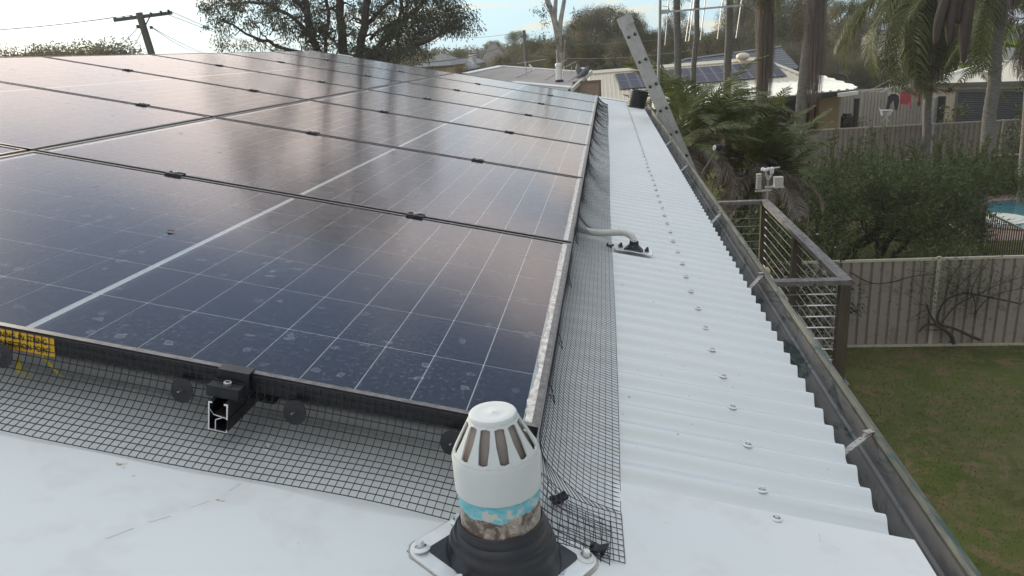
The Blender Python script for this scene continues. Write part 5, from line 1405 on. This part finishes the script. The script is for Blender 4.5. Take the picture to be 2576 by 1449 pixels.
# cream roofed house with its solar panels
NB = Vector((.02, -.30, 1)).normalized(); PBH = (0, 40, -2.0)
hb = thing('cream_roof_house', 'house with cream corrugated roof carrying a long dark row of solar panels', 'house')
pl = roof_poly([(1476, 186), (1914, 150), (2022, 192), (1990, 240), (1480, 262)], PBH, NB)
corr_roof('roof', pl, NB, M_creamroof, hb, .22, .03, (-.02, 1, .3))
m = MB(); m.beam(pl[0] + NB * .05, pl[1] + NB * .05, .50, .07, NB); obj('ridge_capping', (m, M_creamroof), hb)
m = MB(); m.beam(pl[1] + NB * .05, pl[2] + NB * .05, .25, .06, NB); obj('hip_capping', (m, M_creamroof), hb)
m = MB(); m.box(pl[4].x + .5, pl[3].x, pl[4].y + .6, pl[4].y + 8, GZ, min(pl[4].z, pl[3].z) - .3); obj('wall', (m, M_brick), hb)
w0 = atpl(1868, 160, PBH, NB)
vt = thing('roof_ventilator', 'cream round spinning ventilator on the ridge above the solar panels', 'ventilator', w0)
obj('throat', (MB().lathe([(.22, -.2), (.22, .22)], 16), M_creamroof), vt); obj('turbine', (MB().lathe([(.24, .22), (.34, .26), (.38, .38), (.34, .50), (.18, .58), (.001, .60)], 20), M_creamroof, 'all'), vt)
M_farpanel = mat('far_solar_glass', (.045, .043, .062), (.06, .057, .078), 2, .5, spec=.25)
A0_, A1_, A3_ = atpl(1546, 190, PBH, NB), atpl(1944, 158, PBH, NB), atpl(1548, 229, PBH, NB)
ux = (A1_ - A0_); Lx = ux.length; ux.normalize(); uy = (A3_ - A0_); uy = uy - ux * uy.dot(ux); Ly = uy.length; uy.normalize()
nP = 15; wP = Lx / nP; hP = Ly / 2
pm = MB(); pm.box(.01, wP - .01, -(hP - .02), 0, .05, .09)
bmx = Matrix((ux, -uy, NB)).transposed().to_euler()
fp = pm.mesh('glass', M_farpanel); fr_ = MB(); 
for a in ((.01, .05, -(hP - .02), 0), (wP - .05, wP - .01, -(hP - .02), 0), (.05, wP - .05, -.04, 0), (.05, wP - .05, -(hP - .02), -(hP - .06))): fr_.box(a[0], a[1], a[2], a[3], .09, .10)
frm = fr_.mesh('frame', mat('far_panel_frame', (.16, .16, .18)))
for r in range(2):
    for i in range(nP):
        t = thing('solar_panel', ['leftmost', 'second', 'third', 'fourth', 'fifth', 'sixth', 'seventh', 'eighth', 'ninth', 'tenth', 'eleventh', 'twelfth', 'thirteenth', 'fourteenth', 'rightmost'][i] + ' dark solar panel in the ' + ('top' if r == 0 else 'bottom') + ' row on the cream roof' + (', counted from the left' if 0 < i < 14 else ''), 'solar panel', A0_ + ux * wP * i + uy * hP * r, bmx, 'solar panels on the cream roof, ' + ('top row' if r == 0 else 'bottom row'))
        obj('glass', fp, t); obj('frame', frm, t)

# blue grey tiled roof behind it
NT = Vector((0, -.38, 1)).normalized(); PT = (0, 52, -1.2)
ht = thing('tiled_house', 'house with blue grey tiled roof showing above the cream roof', 'house')
q = roof_poly([(1640, 182), (1725, 152), (1965, 120), (2010, 170), (1900, 200), (1640, 205)], PT, NT)
corr_roof('roof', q, NT, M_tile, ht, .38, .05, (1, 0, 0))
m = MB(); m.beam(q[1] + NT * .05, q[2] + NT * .05, .22, .12, NT); m.beam(q[0] + NT * .05, q[1] + NT * .05, .22, .12, NT); obj('ridge_tiles', (m, M_tile), ht)
m = MB(); m.box(q[5].x + 1, q[4].x, q[4].y + 1, q[4].y + 7, GZ, q[5].z - .4); obj('wall', (m, M_brick), ht)
v = atpl(1834, 148, PT, NT); m = MB(); m.lathe([(.16, -.2), (.16, .3), (.26, .32), (.26, .45), (.2, .5), (.001, .5)], 12, v); obj('vent', (m, M_dark), ht)

# white patio roof with brick room
NP = Vector((0, -.055, 1)).normalized(); PP = (0, 33, -2.35)
ph_ = thing('patio_building', 'brick patio room with bright white ribbed roof and dark fascia', 'building')
q = roof_poly([(1640, 226), (2030, 190), (2067, 190), (2158, 218), (2150, 224), (1640, 274)], PP, NP)
corr_roof('roof', q, NP, M_whitesteel, ph_, .42, .045, (-.35, 1, 0), .04)
m = MB(); m.beam(q[5] - NP * .13, q[4] - NP * .13 + Vector((.1, 0, 0)), .10, .20, NP); obj('fascia_gutter', (m, M_dark), ph_)
m = MB(); m.beam(q[4] - NP * .10, q[2] - NP * .08, .06, .12, NP); obj('barge_board', (m, M_whitesteel), ph_)
fy = q[4].y; 
m = MB(); m.beam(at(1830, 262, fy + .35), at(2105, 237, fy + .35), .08, .20); obj('beam', (m, M_greybeam), ph_)
m = MB(); m.beam(at(2108, 239, fy - .5), at(2157, 233, fy - .5), .25, .16); obj('beam', (m, M_whitesteel), ph_)
b0, b1 = at(2059, 300, fy + .8), at(2108, 300, fy + .8); zt_ = at(2080, 247, fy + .8).z
m = MB(); m.box(b0.x, b1.x, fy + .8, fy + 3.5, GZ, zt_); obj('brick_wall', (m, M_brick), ph_)
m = MB(); m.box(b1.x + .002, b1.x + .12, fy + .78, fy + .9, GZ, zt_); obj('door_frame', (m, M_fpost), ph_)
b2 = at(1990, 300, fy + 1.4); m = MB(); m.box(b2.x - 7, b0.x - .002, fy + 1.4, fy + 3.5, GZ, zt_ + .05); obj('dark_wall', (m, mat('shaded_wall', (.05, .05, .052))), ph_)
for px0_, px1_ in ((2012, 2026), (2060 - 28, 2056)):
    a, c = at(px0_, 290, fy + 1.3), at(px1_, 290, fy + 1.3); m = MB(); m.box(a.x, c.x, fy + 1.34, fy + 1.39, zt_ - 1.7, zt_ - .25); obj('window', (m, M_darkglass), ph_)
a = at(2042, 290, fy + .2); m = MB(); m.box(a.x - .09, a.x + .09, fy + .15, fy + .33, GZ, zt_ + .1); obj('post', (m, M_redpost), ph_)
tk = at(2131, 290, fy + 2.2); m = MB(); m.lathe([(.36, 0), (.40, .1), (.40, 1.35), (.36, 1.5), (.05, 1.55)], 18, cap1=True)
wt = thing('water_tank', 'small black water tank beside the brick room', 'tank', (tk.x, tk.y, GZ)); obj('barrel', (m, M_plastic, 35), wt); obj('lid', (MB().lathe([(.22, 1.54), (.22, 1.62), (.01, 1.64)], 14), M_plastic), wt)
dp = at(2152, 300, fy + 1.0); o = thing('dark_post', 'square black post standing right of the black tank', 'post', (dp.x, dp.y, GZ)); obj('shaft', (MB().box(-.09, .09, -.09, .09, 0, at(2152, 248, dp.y).z - GZ - .05), M_dark), o); obj('top_plate', (MB().box(-.11, .11, -.11, .11, at(2152, 248, dp.y).z - GZ - .05, at(2152, 248, dp.y).z - GZ), M_dark), o)

# garage, turned so that its roller door looks half left
YGa = 37.0
g0 = at(2334, 212, YGa); GA = rad(-30); dG = Vector((math.cos(GA), math.sin(GA), 0)); nG = Vector((-dG.y, dG.x, 0))
gar = thing('garage', 'cream steel garage with charcoal roller door and pale gable roof at right', 'garage', (g0.x, YGa, GZ), (0, 0, GA))
GO = Vector((g0.x, YGa, GZ))
def GF(px, py, out=0):                   # local x and height of a point on the front wall
    p = atpl(px, py, GO - nG * out, nG); return ((p - GO).dot(dG), p.z - GZ)
ze = g0.z - GZ; gw = 6.4; gd = 6.0
m = MB(); n_c = int(gw / .15); vs = []
for i in range(n_c):
    for fr, h in ((0, 0), (.5, 0), (.6, -.03), (.9, -.03)): vs.append(((i + fr) * .15, h))
k = len(vs); m.add([(x, y, z) for z in (0, ze) for x, y in vs], [(i, i + 1, i + 1 + k, i + k) for i in range(k - 1)])
obj('front_wall', (m, M_cream), gar)
m = MB(); m.box(0, gw, .05, gd, 0, ze - .02); obj('side_wall', (m, M_cream), gar)
pk_ = atpl(2512, 152, GO + nG * (gd * .5), nG) - GO; rx_, rh_ = pk_.dot(dG), pk_.z
A_, B_, C_, D_ = Vector((-.15, -.12, ze + .05)), Vector((rx_, gd * .5, rh_)), Vector((gw + .2, -.12, ze + .05)), Vector((gw + .2, gd * .5, rh_))
m = MB(); m.prism([A_, C_, D_, B_], (0, -.4, 1), .05); obj('roof', (m, mat('pale_cream_roof', (.56, .52, .41), (.62, .58, .47), 2, .5)), gar)
m = MB(); m.beam(A_ + Vector((0, 0, .05)), B_ + Vector((0, 0, .05)), .16, .12); obj('edge_capping', (m, M_whitesteel), gar)
m = MB(); m.beam(A_ + Vector((0, -.06, -.08)), C_ + Vector((0, -.06, -.08)), .10, .16); obj('gutter', (m, M_greybeam), gar)
m = MB(); m.box(-.03, .12, -.06, .1, 0, ze); obj('corner_trim', (m, M_fpost), gar)
d0, zd = GF(2413, 231); d1 = d0 + 2.7
m = MB(); m.box(d0 - .12, d0 - .002, -.09, .02, 0, zd + .1); m.box(d1 + .002, d1 + .12, -.09, .02, 0, zd + .1); m.box(d0, d1, -.09, .02, zd, zd + .1); obj('door_frame', (m, M_greybeam), gar)
sl_ = MB(); wd_ = d1 - d0; sl_.add([(0, 0, 0), (wd_, 0, 0), (wd_, -.02, .04), (0, -.02, .04), (wd_, 0, .078), (0, 0, .078)], [(0, 1, 2, 3), (3, 2, 4, 5)]); slm = sl_.mesh('door_slat', M_roller)
for i in range(int(zd / .08)): obj('door_slat', slm, gar, (d0, -.06, i * .08))
e0, ez = GF(2362, 242); e1, _ = GF(2380, 242); m = MB(); m.box(e0, e1, -.06, -.032, 0, ez); obj('doorway', (m, M_dark), gar)
e1 = e0; m = MB(); m.box(e0 - .05, e0 - .01, -.95, -.06, 0, ez); obj('open_door', (m, mat('silvery_door', (.28, .32, .32), (.36, .40, .40), 3, .5)), gar)
lx, lz = GF(2391, 223); m = MB(); m.lathe([(.05, .06), (.09, 0), (.07, -.10), (.02, -.14)], 10, (lx, -.12, lz)); obj('wall_light', (m, M_dark), gar)

# two storey white house at the right, beyond the garage
YW2 = 58.0
w0 = at(2290, 170, YW2); w1 = at(2500, 170, YW2); zt2_ = at(2400, 68, YW2).z
WA = rad(-30); dW = Vector((math.cos(WA), math.sin(WA), 0)); nW = Vector((-dW.y, dW.x, 0)); WO = Vector((w0.x, YW2, GZ))
whh = thing('white_house', 'two storey white weatherboard house with grey roof behind the queen palm', 'house', WO, (0, 0, WA))
hgt = zt2_ - GZ; nb = int(hgt / .2); ww_ = 13.0
m = MB()
for i in range(nb): m.add([(0, 0, i * .2), (ww_, 0, i * .2), (ww_, .03, i * .2 + .2), (0, .03, i * .2 + .2)], [(0, 1, 2, 3)])
m.box(0, ww_, .04, 8, 0, hgt)
obj('weatherboards', (m, mat('white_weatherboard', (.50, .51, .50), (.56, .57, .56), 2, .6), ), whh, kind='stuff')
for px in (2320, 2385, 2440):
    ax = (atpl(px, 100, WO, nW) - WO).dot(dW); m = MB(); m.box(ax, ax + 1.6, -.04, -.005, hgt - 2.3, hgt - .5); wo = obj('window', (m, mat('pale_blind', (.34, .35, .36)) if 'pale_blind' not in bpy.data.materials else bpy.data.materials['pale_blind']), whh)
    m = MB(); m.box(ax - .08, ax - .002, -.06, -.005, hgt - 2.35, hgt - .45); m.box(ax + 1.602, ax + 1.68, -.06, -.005, hgt - 2.35, hgt - .45); m.box(ax, ax + 1.6, -.06, -.005, hgt - .498, hgt - .45); obj('window_frame', (m, M_white), wo)
m = MB(); m.prism([(-.8, -.8, hgt), (ww_ + .8, -.8, hgt), (ww_ + .8, 5, hgt + 2.0), (2.5, 5, hgt + 2.0)], (0, -.3, 1), .12); obj('roof', (m, mat('pale_grey_roof', (.36, .37, .39), (.42, .43, .45), 2, .5)), whh)
YW3 = 66.0
s0, s1 = at(2205, 110, YW3), at(2250, 110, YW3); zz0, zz1 = at(2220, 75, YW3).z, at(2220, 112, YW3).z
wh3 = thing('white_shed', 'small white building glimpsed left of the queen palm', 'shed')
m = MB(); m.box(s0.x, s1.x + .8, YW3, YW3 + 4, gh(0, YW3) - .5, zz0); obj('wall', (m, M_whitesteel), wh3)
m = MB(); m.prism([(s0.x - .5, YW3 - .5, zz0), (s1.x + 1.4, YW3 - .5, zz0), (s1.x + 1.4, YW3 + 4.4, zz0 + .5), (s0.x - .5, YW3 + 4.4, zz0 + .5)], (0, 0, 1), .12); obj('roof', (m, M_tile), wh3)

# houses glimpsed on the hill
def hillhouse(label, px0_, px1_, pyt, pyb, Y, wm, rm, rise=1.6, sunroof=None):
    a, c = at(px0_, pyb, Y), at(px1_, pyb, Y); zt = at((px0_ + px1_) / 2, pyt, Y).z; t = thing('hillside_house', label, 'house'); zbm = min(a.z, c.z) - 3
    ze_ = zbm + (zt - zbm) * .75 if rise is None else zt - rise
    m = MB(); m.box(a.x, c.x, Y, Y + 8, zbm, ze_); obj('wall', (m, wm), t)
    for i in range(3):
        x = a.x + (c.x - a.x) * (i + .3) / 3; m = MB(); m.box(x, x + (c.x - a.x) * .15, Y - .05, Y - .004, ze_ - 1.8, ze_ - .7); obj('window', (m, M_darkglass), t)
    m = MB(); m.prism([(a.x - .5, Y - .5, ze_), (c.x + .5, Y - .5, ze_), (c.x - 1.0, Y + 4, zt), (a.x + 1.0, Y + 4, zt)], (0, -.3, 1), .15); m.add([(c.x + .5, Y - .5, ze_), (c.x + .5, Y + 8.5, ze_), (c.x - 1, Y + 4, zt)], [(0, 1, 2)]); m.add([(a.x - .5, Y - .5, ze_), (a.x - .5, Y + 8.5, ze_), (a.x + 1, Y + 4, zt)], [(0, 1, 2)]); obj('roof', (m, rm), t)
    return t
M_hroof = mat('brown_grey_hill_roof', (.15, .13, .12), (.20, .17, .155), 1, .7)
hillhouse('house with pale warm wall seen through the gum branches', 1052, 1125, 136, 170, 58, mat('warm_cream_wall', (.62, .50, .30)), mat('grey_hill_roof', (.12, .12, .115)), .9)
hillhouse('brown roofed hillside house standing highest on the ridge', 1205, 1258, 108, 150, 90, M_cream, M_hroof, 3.0)
hillhouse('small white gabled hillside house left of the highest one', 1165, 1186, 138, 156, 84, M_whitesteel, mat('pale_hill_roof', (.24, .24, .24)), 1.0)
hillhouse('low grey house at the foot of the gum tree', 1130, 1165, 150, 178, 66, M_greybeam, mat('slate_hill_roof', (.20, .21, .22)), .9)

# banana plants
def banana(label, px, pyb, pyt, Y, seed, n=9, s=1.0):
    rr = random.Random(seed); b0 = at(px, pyb, Y); h = at(px, pyt, Y).z - GZ; t = thing('banana_plant', label, 'banana plant', (b0.x, Y, GZ))
    m = MB(); m.tube([(0, 0, 0), (.05, 0, h * .5), (.02, 0, h)], [.16, .12, .07], 9); obj('stem', (m, M_vine, 'all'), t)
    for i in range(n):
        a = 6.283 * i / n + rr.uniform(-.3, .3); el = rr.uniform(.5, 1.35); L_ = rr.uniform(1.7, 2.5) * s; k = 12; mb = MB(); p = Vector((0, 0, 0)); an_ = el; vs = []
        for j in range(k + 1):
            u = j / k; w = .30 * s * (math.sin(math.pi * min(1, max(0, (u - .1) / .9))) ** .55 if u > .1 else .03) + .015; z = .10 * w / .3
            vs += [(p.x, -w, p.z - z), (p.x, 0, p.z), (p.x, w, p.z - z)]
            p = p + Vector((math.cos(an_), 0, math.sin(an_))) * L_ / k; an_ -= (1.0 + rr.random() * .8) / k * (1 + u)
        fs = []
        for j in range(k):
            for q_ in (0, 1): fs.append((j * 3 + q_, j * 3 + q_ + 1, j * 3 + q_ + 4, j * 3 + q_ + 3))
        mb.add(vs, fs); obj('leaf', (mb, M_banana, 'all'), t, (0, 0, h - .1), (0, 0, a))
banana('bright green banana plant behind the garage roof, nearest the white house', 2400, 200, 150, 46, 1, 11, 1.6)
banana('yellow green banana plant directly above the garage ridge', 2462, 190, 135, 45, 2, 12, 1.8)
banana('lower banana plant leaning at the left end of the garage', 2368, 210, 172, 48, 5, 8, 1.3)

# clothes line
YC = 41.5
def CL(px, py, dy=0): return at(px, py, YC + dy)
cb_ = CL(2232, 292); cl_ = thing('clothes_line', 'rotary clothes line with long pale arms in front of the pale fence', 'clothes line', Vector((cb_.x, YC, GZ)))
cb_ = Vector((cb_.x, YC, GZ)); hub = CL(2228, 213) 
m = MB(); m.tube([Vector((0, 0, 0)), Vector((0, 0, hub.z - GZ))], .028, 8); obj('post', (m, M_alum), cl_)
zA = CL(2250, 226).z - cb_.z
for i, (px, py, dy) in enumerate(((2142, 232, -.5), (2335, 207, .4), (2215, 232, -2.2), (2250, 216, 2.2))):
    e = CL(px, py, dy) - cb_; m = MB(); m.tube([Vector((0, 0, zA + .1)), e], .020, 6); m.tube([Vector((0, 0, zA + .55)), e * .5 + Vector((0, 0, (zA + .1) * .5))], .010, 5); obj('arm', (m, M_alum), cl_)
ends = [CL(px, py, dy) - cb_ for px, py, dy in ((2142, 232, -.5), (2215, 232, -2.2), (2335, 207, .4), (2250, 216, 2.2))]
for f_ in (.55, .75, .97):
    m = MB()
    for i in range(4): m.tube([ends[i] * f_ + Vector((0, 0, zA * (1 - f_))), ends[(i + 1) % 4] * f_ + Vector((0, 0, zA * (1 - f_)))], .005, 4)
    obj('line', (m, M_alum), cl_, kind='stuff')
def cloth(name, label, poly, Y, m, extra=None):
    P = [at(x, y, Y) for x, y in poly]; c = P[0]; t = MB(); t.prism([p - c for p in P], (0, -1, 0), .03)
    o = thing(name, label, 'clothes', c, group='washing on the clothes line'); obj('fabric', (t, m), o)
    if extra:
        for nm, pl_, mm in extra: t = MB(); t.prism([at(x, y, Y) - c + Vector((0, -.035, 0)) for x, y in pl_], (0, -1, 0), .01); obj(nm, (t, mm), o)
    return o
M_navy = mat('navy_cloth', (.012, .014, .025), (.02, .022, .035), 8, .9); M_red = mat('red_cloth', (.24, .03, .05), (.30, .045, .07), 6, .9); M_wcl = mat('white_cloth', (.42, .41, .38), None, rough=.9); M_org = mat('orange_cloth', (.50, .10, .03), None, rough=.9)
cloth('trousers', 'dark trousers with white waistband hanging on the clothes line', [(2236, 234), (2260, 234), (2262, 255), (2257, 277), (2252, 277), (2248, 252), (2240, 262), (2235, 279), (2228, 276), (2233, 255)], YC - .6, M_navy, [('waistband', [(2233, 232), (2262, 232), (2260, 241), (2252, 236), (2241, 236), (2235, 242)], M_wcl)])
cloth('red_shirt', 'red shirt hanging beside the dark trousers', [(2266, 231), (2290, 230), (2293, 274), (2289, 273), (2288, 256), (2283, 264), (2266, 262), (2266, 275), (2263, 276)], YC - .5, M_red)
cloth('dark_garment', 'dark garment with orange stripe at the right end of the washing', [(2303, 230), (2314, 229), (2316, 262), (2310, 270), (2306, 255)], YC - .4, M_navy, [('stripe', [(2304, 230), (2308, 230), (2310, 258), (2306, 256)], M_org)])
bk = at(2229, 279, YC - 1.0); tb_ = thing('laundry_basket', 'pale blue and white laundry basket standing under the washing', 'basket', bk); obj('tub', (MB().lathe([(.22, -.22), (.27, .0), (.31, .02), (.31, .04), (.27, .03)], 18, cap0=True), mat('pale_blue_plastic', (.45, .52, .60))), tb_); obj('handle', (MB().box(-.31, .31, -.03, .03, .035, .05), M_white), tb_)
tr = thing('laundry_trolley', 'folding white trolley frame carrying the laundry basket', 'trolley', Vector((bk.x, bk.y, bk.z - .22)))
for (a0_, a1_) in (((2210, 270), (2238, 306)), ((2248, 278), (2218, 305))):
    m = MB(); m.tube([at(*a0_, YC - 1.05) - Vector(tr.location), at(*a1_, YC - 1.05) - Vector(tr.location)], .015, 6); obj('leg', (m, M_white), tr)
hb_ = at(2305, 300, 43); shrub('tall narrow green weeds in front of the garage door end', (at(2365, 300, 32).x, 31.2, GZ), .7, .4, 2.9, 26, 90, .2, M_bush, 60)

# ================================================================== POWER POLES AND WIRES
YPo = 24.0
pt, pbm = at(350, 34, YPo), at(379, 128, YPo)
dirp = (pt - pbm); ext = pbm - dirp.normalized() * 8
po = thing('power_pole', 'leaning timber power pole with one crossarm, left of the gum tree', 'power pole', ext)
PO = lambda px, py, dy=0: at(px, py, YPo + dy) - ext
M_pole = mat('grey_timber_pole', (.10, .10, .085), (.17, .165, .145), 5, .9, stretch=(1, 1, .15))
m = MB(); m.tube([Vector((0, 0, 0)), pt - ext + dirp.normalized() * .02], [.16, .115], 12); obj('pole', (m, M_pole), po)
m = MB(); m.beam(PO(286, 51, -.2), PO(433, 32, .5), .10, .11); obj('crossarm', (m, M_pole), po)
m = MB(); m.tube([PO(362, 72), PO(344, 68)], .03, 6); m.tube([PO(377, 42, .2), PO(365, 66)], .02, 5); obj('brace', (m, M_dark), po)
insm = mat('insulator_brown', (.06, .055, .05))
for px, py in ((290, 44), (312, 42), (331, 39), (380, 32), (405, 28), (424, 25)):
    m = MB(); c = PO(px, py + 4, .1); m.lathe([(.02, -.06), (.05, -.02), (.03, .0), (.05, .03), (.03, .06), (.001, .07)], 10, c); obj('insulator', (m, insm), po)
m = MB(); m.tube([PO(345, 67), PO(360, 66)], [.06, .04], 8); m.tube([PO(378, 69), PO(383, 69)], .05, 8); obj('fuse', (m, insm), po)
M_line = mat('power_cable', (.10, .11, .11), None, rough=.6)
def wire(label, a, c, sag, r=.010, seg=14):
    P = [a.lerp(c, i / seg) - Vector((0, 0, 4 * sag * (i / seg) * (1 - i / seg))) for i in range(seg + 1)]
    t = MB(); t.tube([p - a for p in P], r, 4); o = obj('power_line', (t, M_line), None, a); tag(o, label, 'cable', 'overhead power cables'); return o
w = 'thin overhead cable running '
wire(w + 'left from the tip of the leaning pole crossarm', at(290, 43, YPo), at(-200, 78, 30), .15)
wire(w + 'left from the middle of the leaning pole crossarm', at(331, 38, YPo), at(-200, 82, 31), .15)
wire(w + 'right from the right tip of the leaning pole crossarm', at(424, 26, YPo), at(760, 130, 75), .5)
wire(w + 'right, second below the pole tip, past the gum tree', at(405, 30, YPo), at(820, 150, 90), .5)
wire(w + 'steeply down right from the waist of the leaning pole', at(382, 69, YPo), at(505, 132, 50), .2)
wire(w + 'down right just above the steepest one from the leaning pole', at(378, 66, YPo), at(560, 140, 60), .3)
wire(w + 'down left from the waist of the leaning pole to the ridge', at(348, 67, YPo), at(285, 126, 20), .05)
wire(w + 'nearly straight down left beside the leaning pole', at(360, 70, YPo), at(325, 130, 20), .05)
YP2 = 62
p2 = thing('power_pole', 'slim straight power pole in front of the hillside trees', 'power pole', Vector((at(1328, 180, YP2).x, YP2, gh(0, YP2))))
b2_ = Vector(p2.location)
m = MB(); m.tube([Vector((0, 0, 0)), at(1318, 76, YP2) - b2_], [.17, .13], 10); obj('pole', (m, M_pole), p2)
m = MB(); m.beam(at(1310, 92, YP2) - b2_, at(1326, 90, YP2) - b2_, .1, .1); obj('bracket', (m, M_pole), p2)
wire(w + 'from the straight pole down to the gum tree branches', at(1318, 86, YP2), at(1020, 160, 30), .5, .03)
wire(w + 'from behind the gum tree up to the straight pole top', at(1318, 78, YP2), at(1110, 92, 60), .25, .015)
wire(w + 'low across the dark trees towards the grey roof', at(1322, 140, YP2), at(1150, 176, 34), .3, .015)
wire(w + 'right from the straight pole across to the palms', at(1322, 104, YP2), at(1900, 60, 48), .6, .018)
wire(w + 'lower right from the straight pole behind the ladder', at(1324, 138, YP2), at(1750, 125, 48), .4, .018)
wire(w + 'between the skirted palms and the queen palm', at(2100, 80, 44), at(2255, 84, 44), .12, .03)
wire(w + 'higher and fainter between the skirted palms and the queen palm', at(1960, 48, 50), at(2330, 60, 50), .3, .012)

# ================================================================== AIR
hz = MB(); hz.box(-152, 262, -32, 332, GZ - 1, 42)
hm = bpy.data.materials.new('thin_haze'); hm.use_nodes = True; hm.node_tree.nodes.clear()
vo = hm.node_tree.nodes.new('ShaderNodeVolumePrincipled'); ou = hm.node_tree.nodes.new('ShaderNodeOutputMaterial'); hm.node_tree.links.new(vo.outputs[0], ou.inputs['Volume'])
vo.inputs['Color'].default_value = (.90, .92, .92, 1); vo.inputs['Density'].default_value = .0008
tag(obj('haze', (hz, hm), kind='stuff'), 'thin pale haze in the air over the backyards', 'haze')
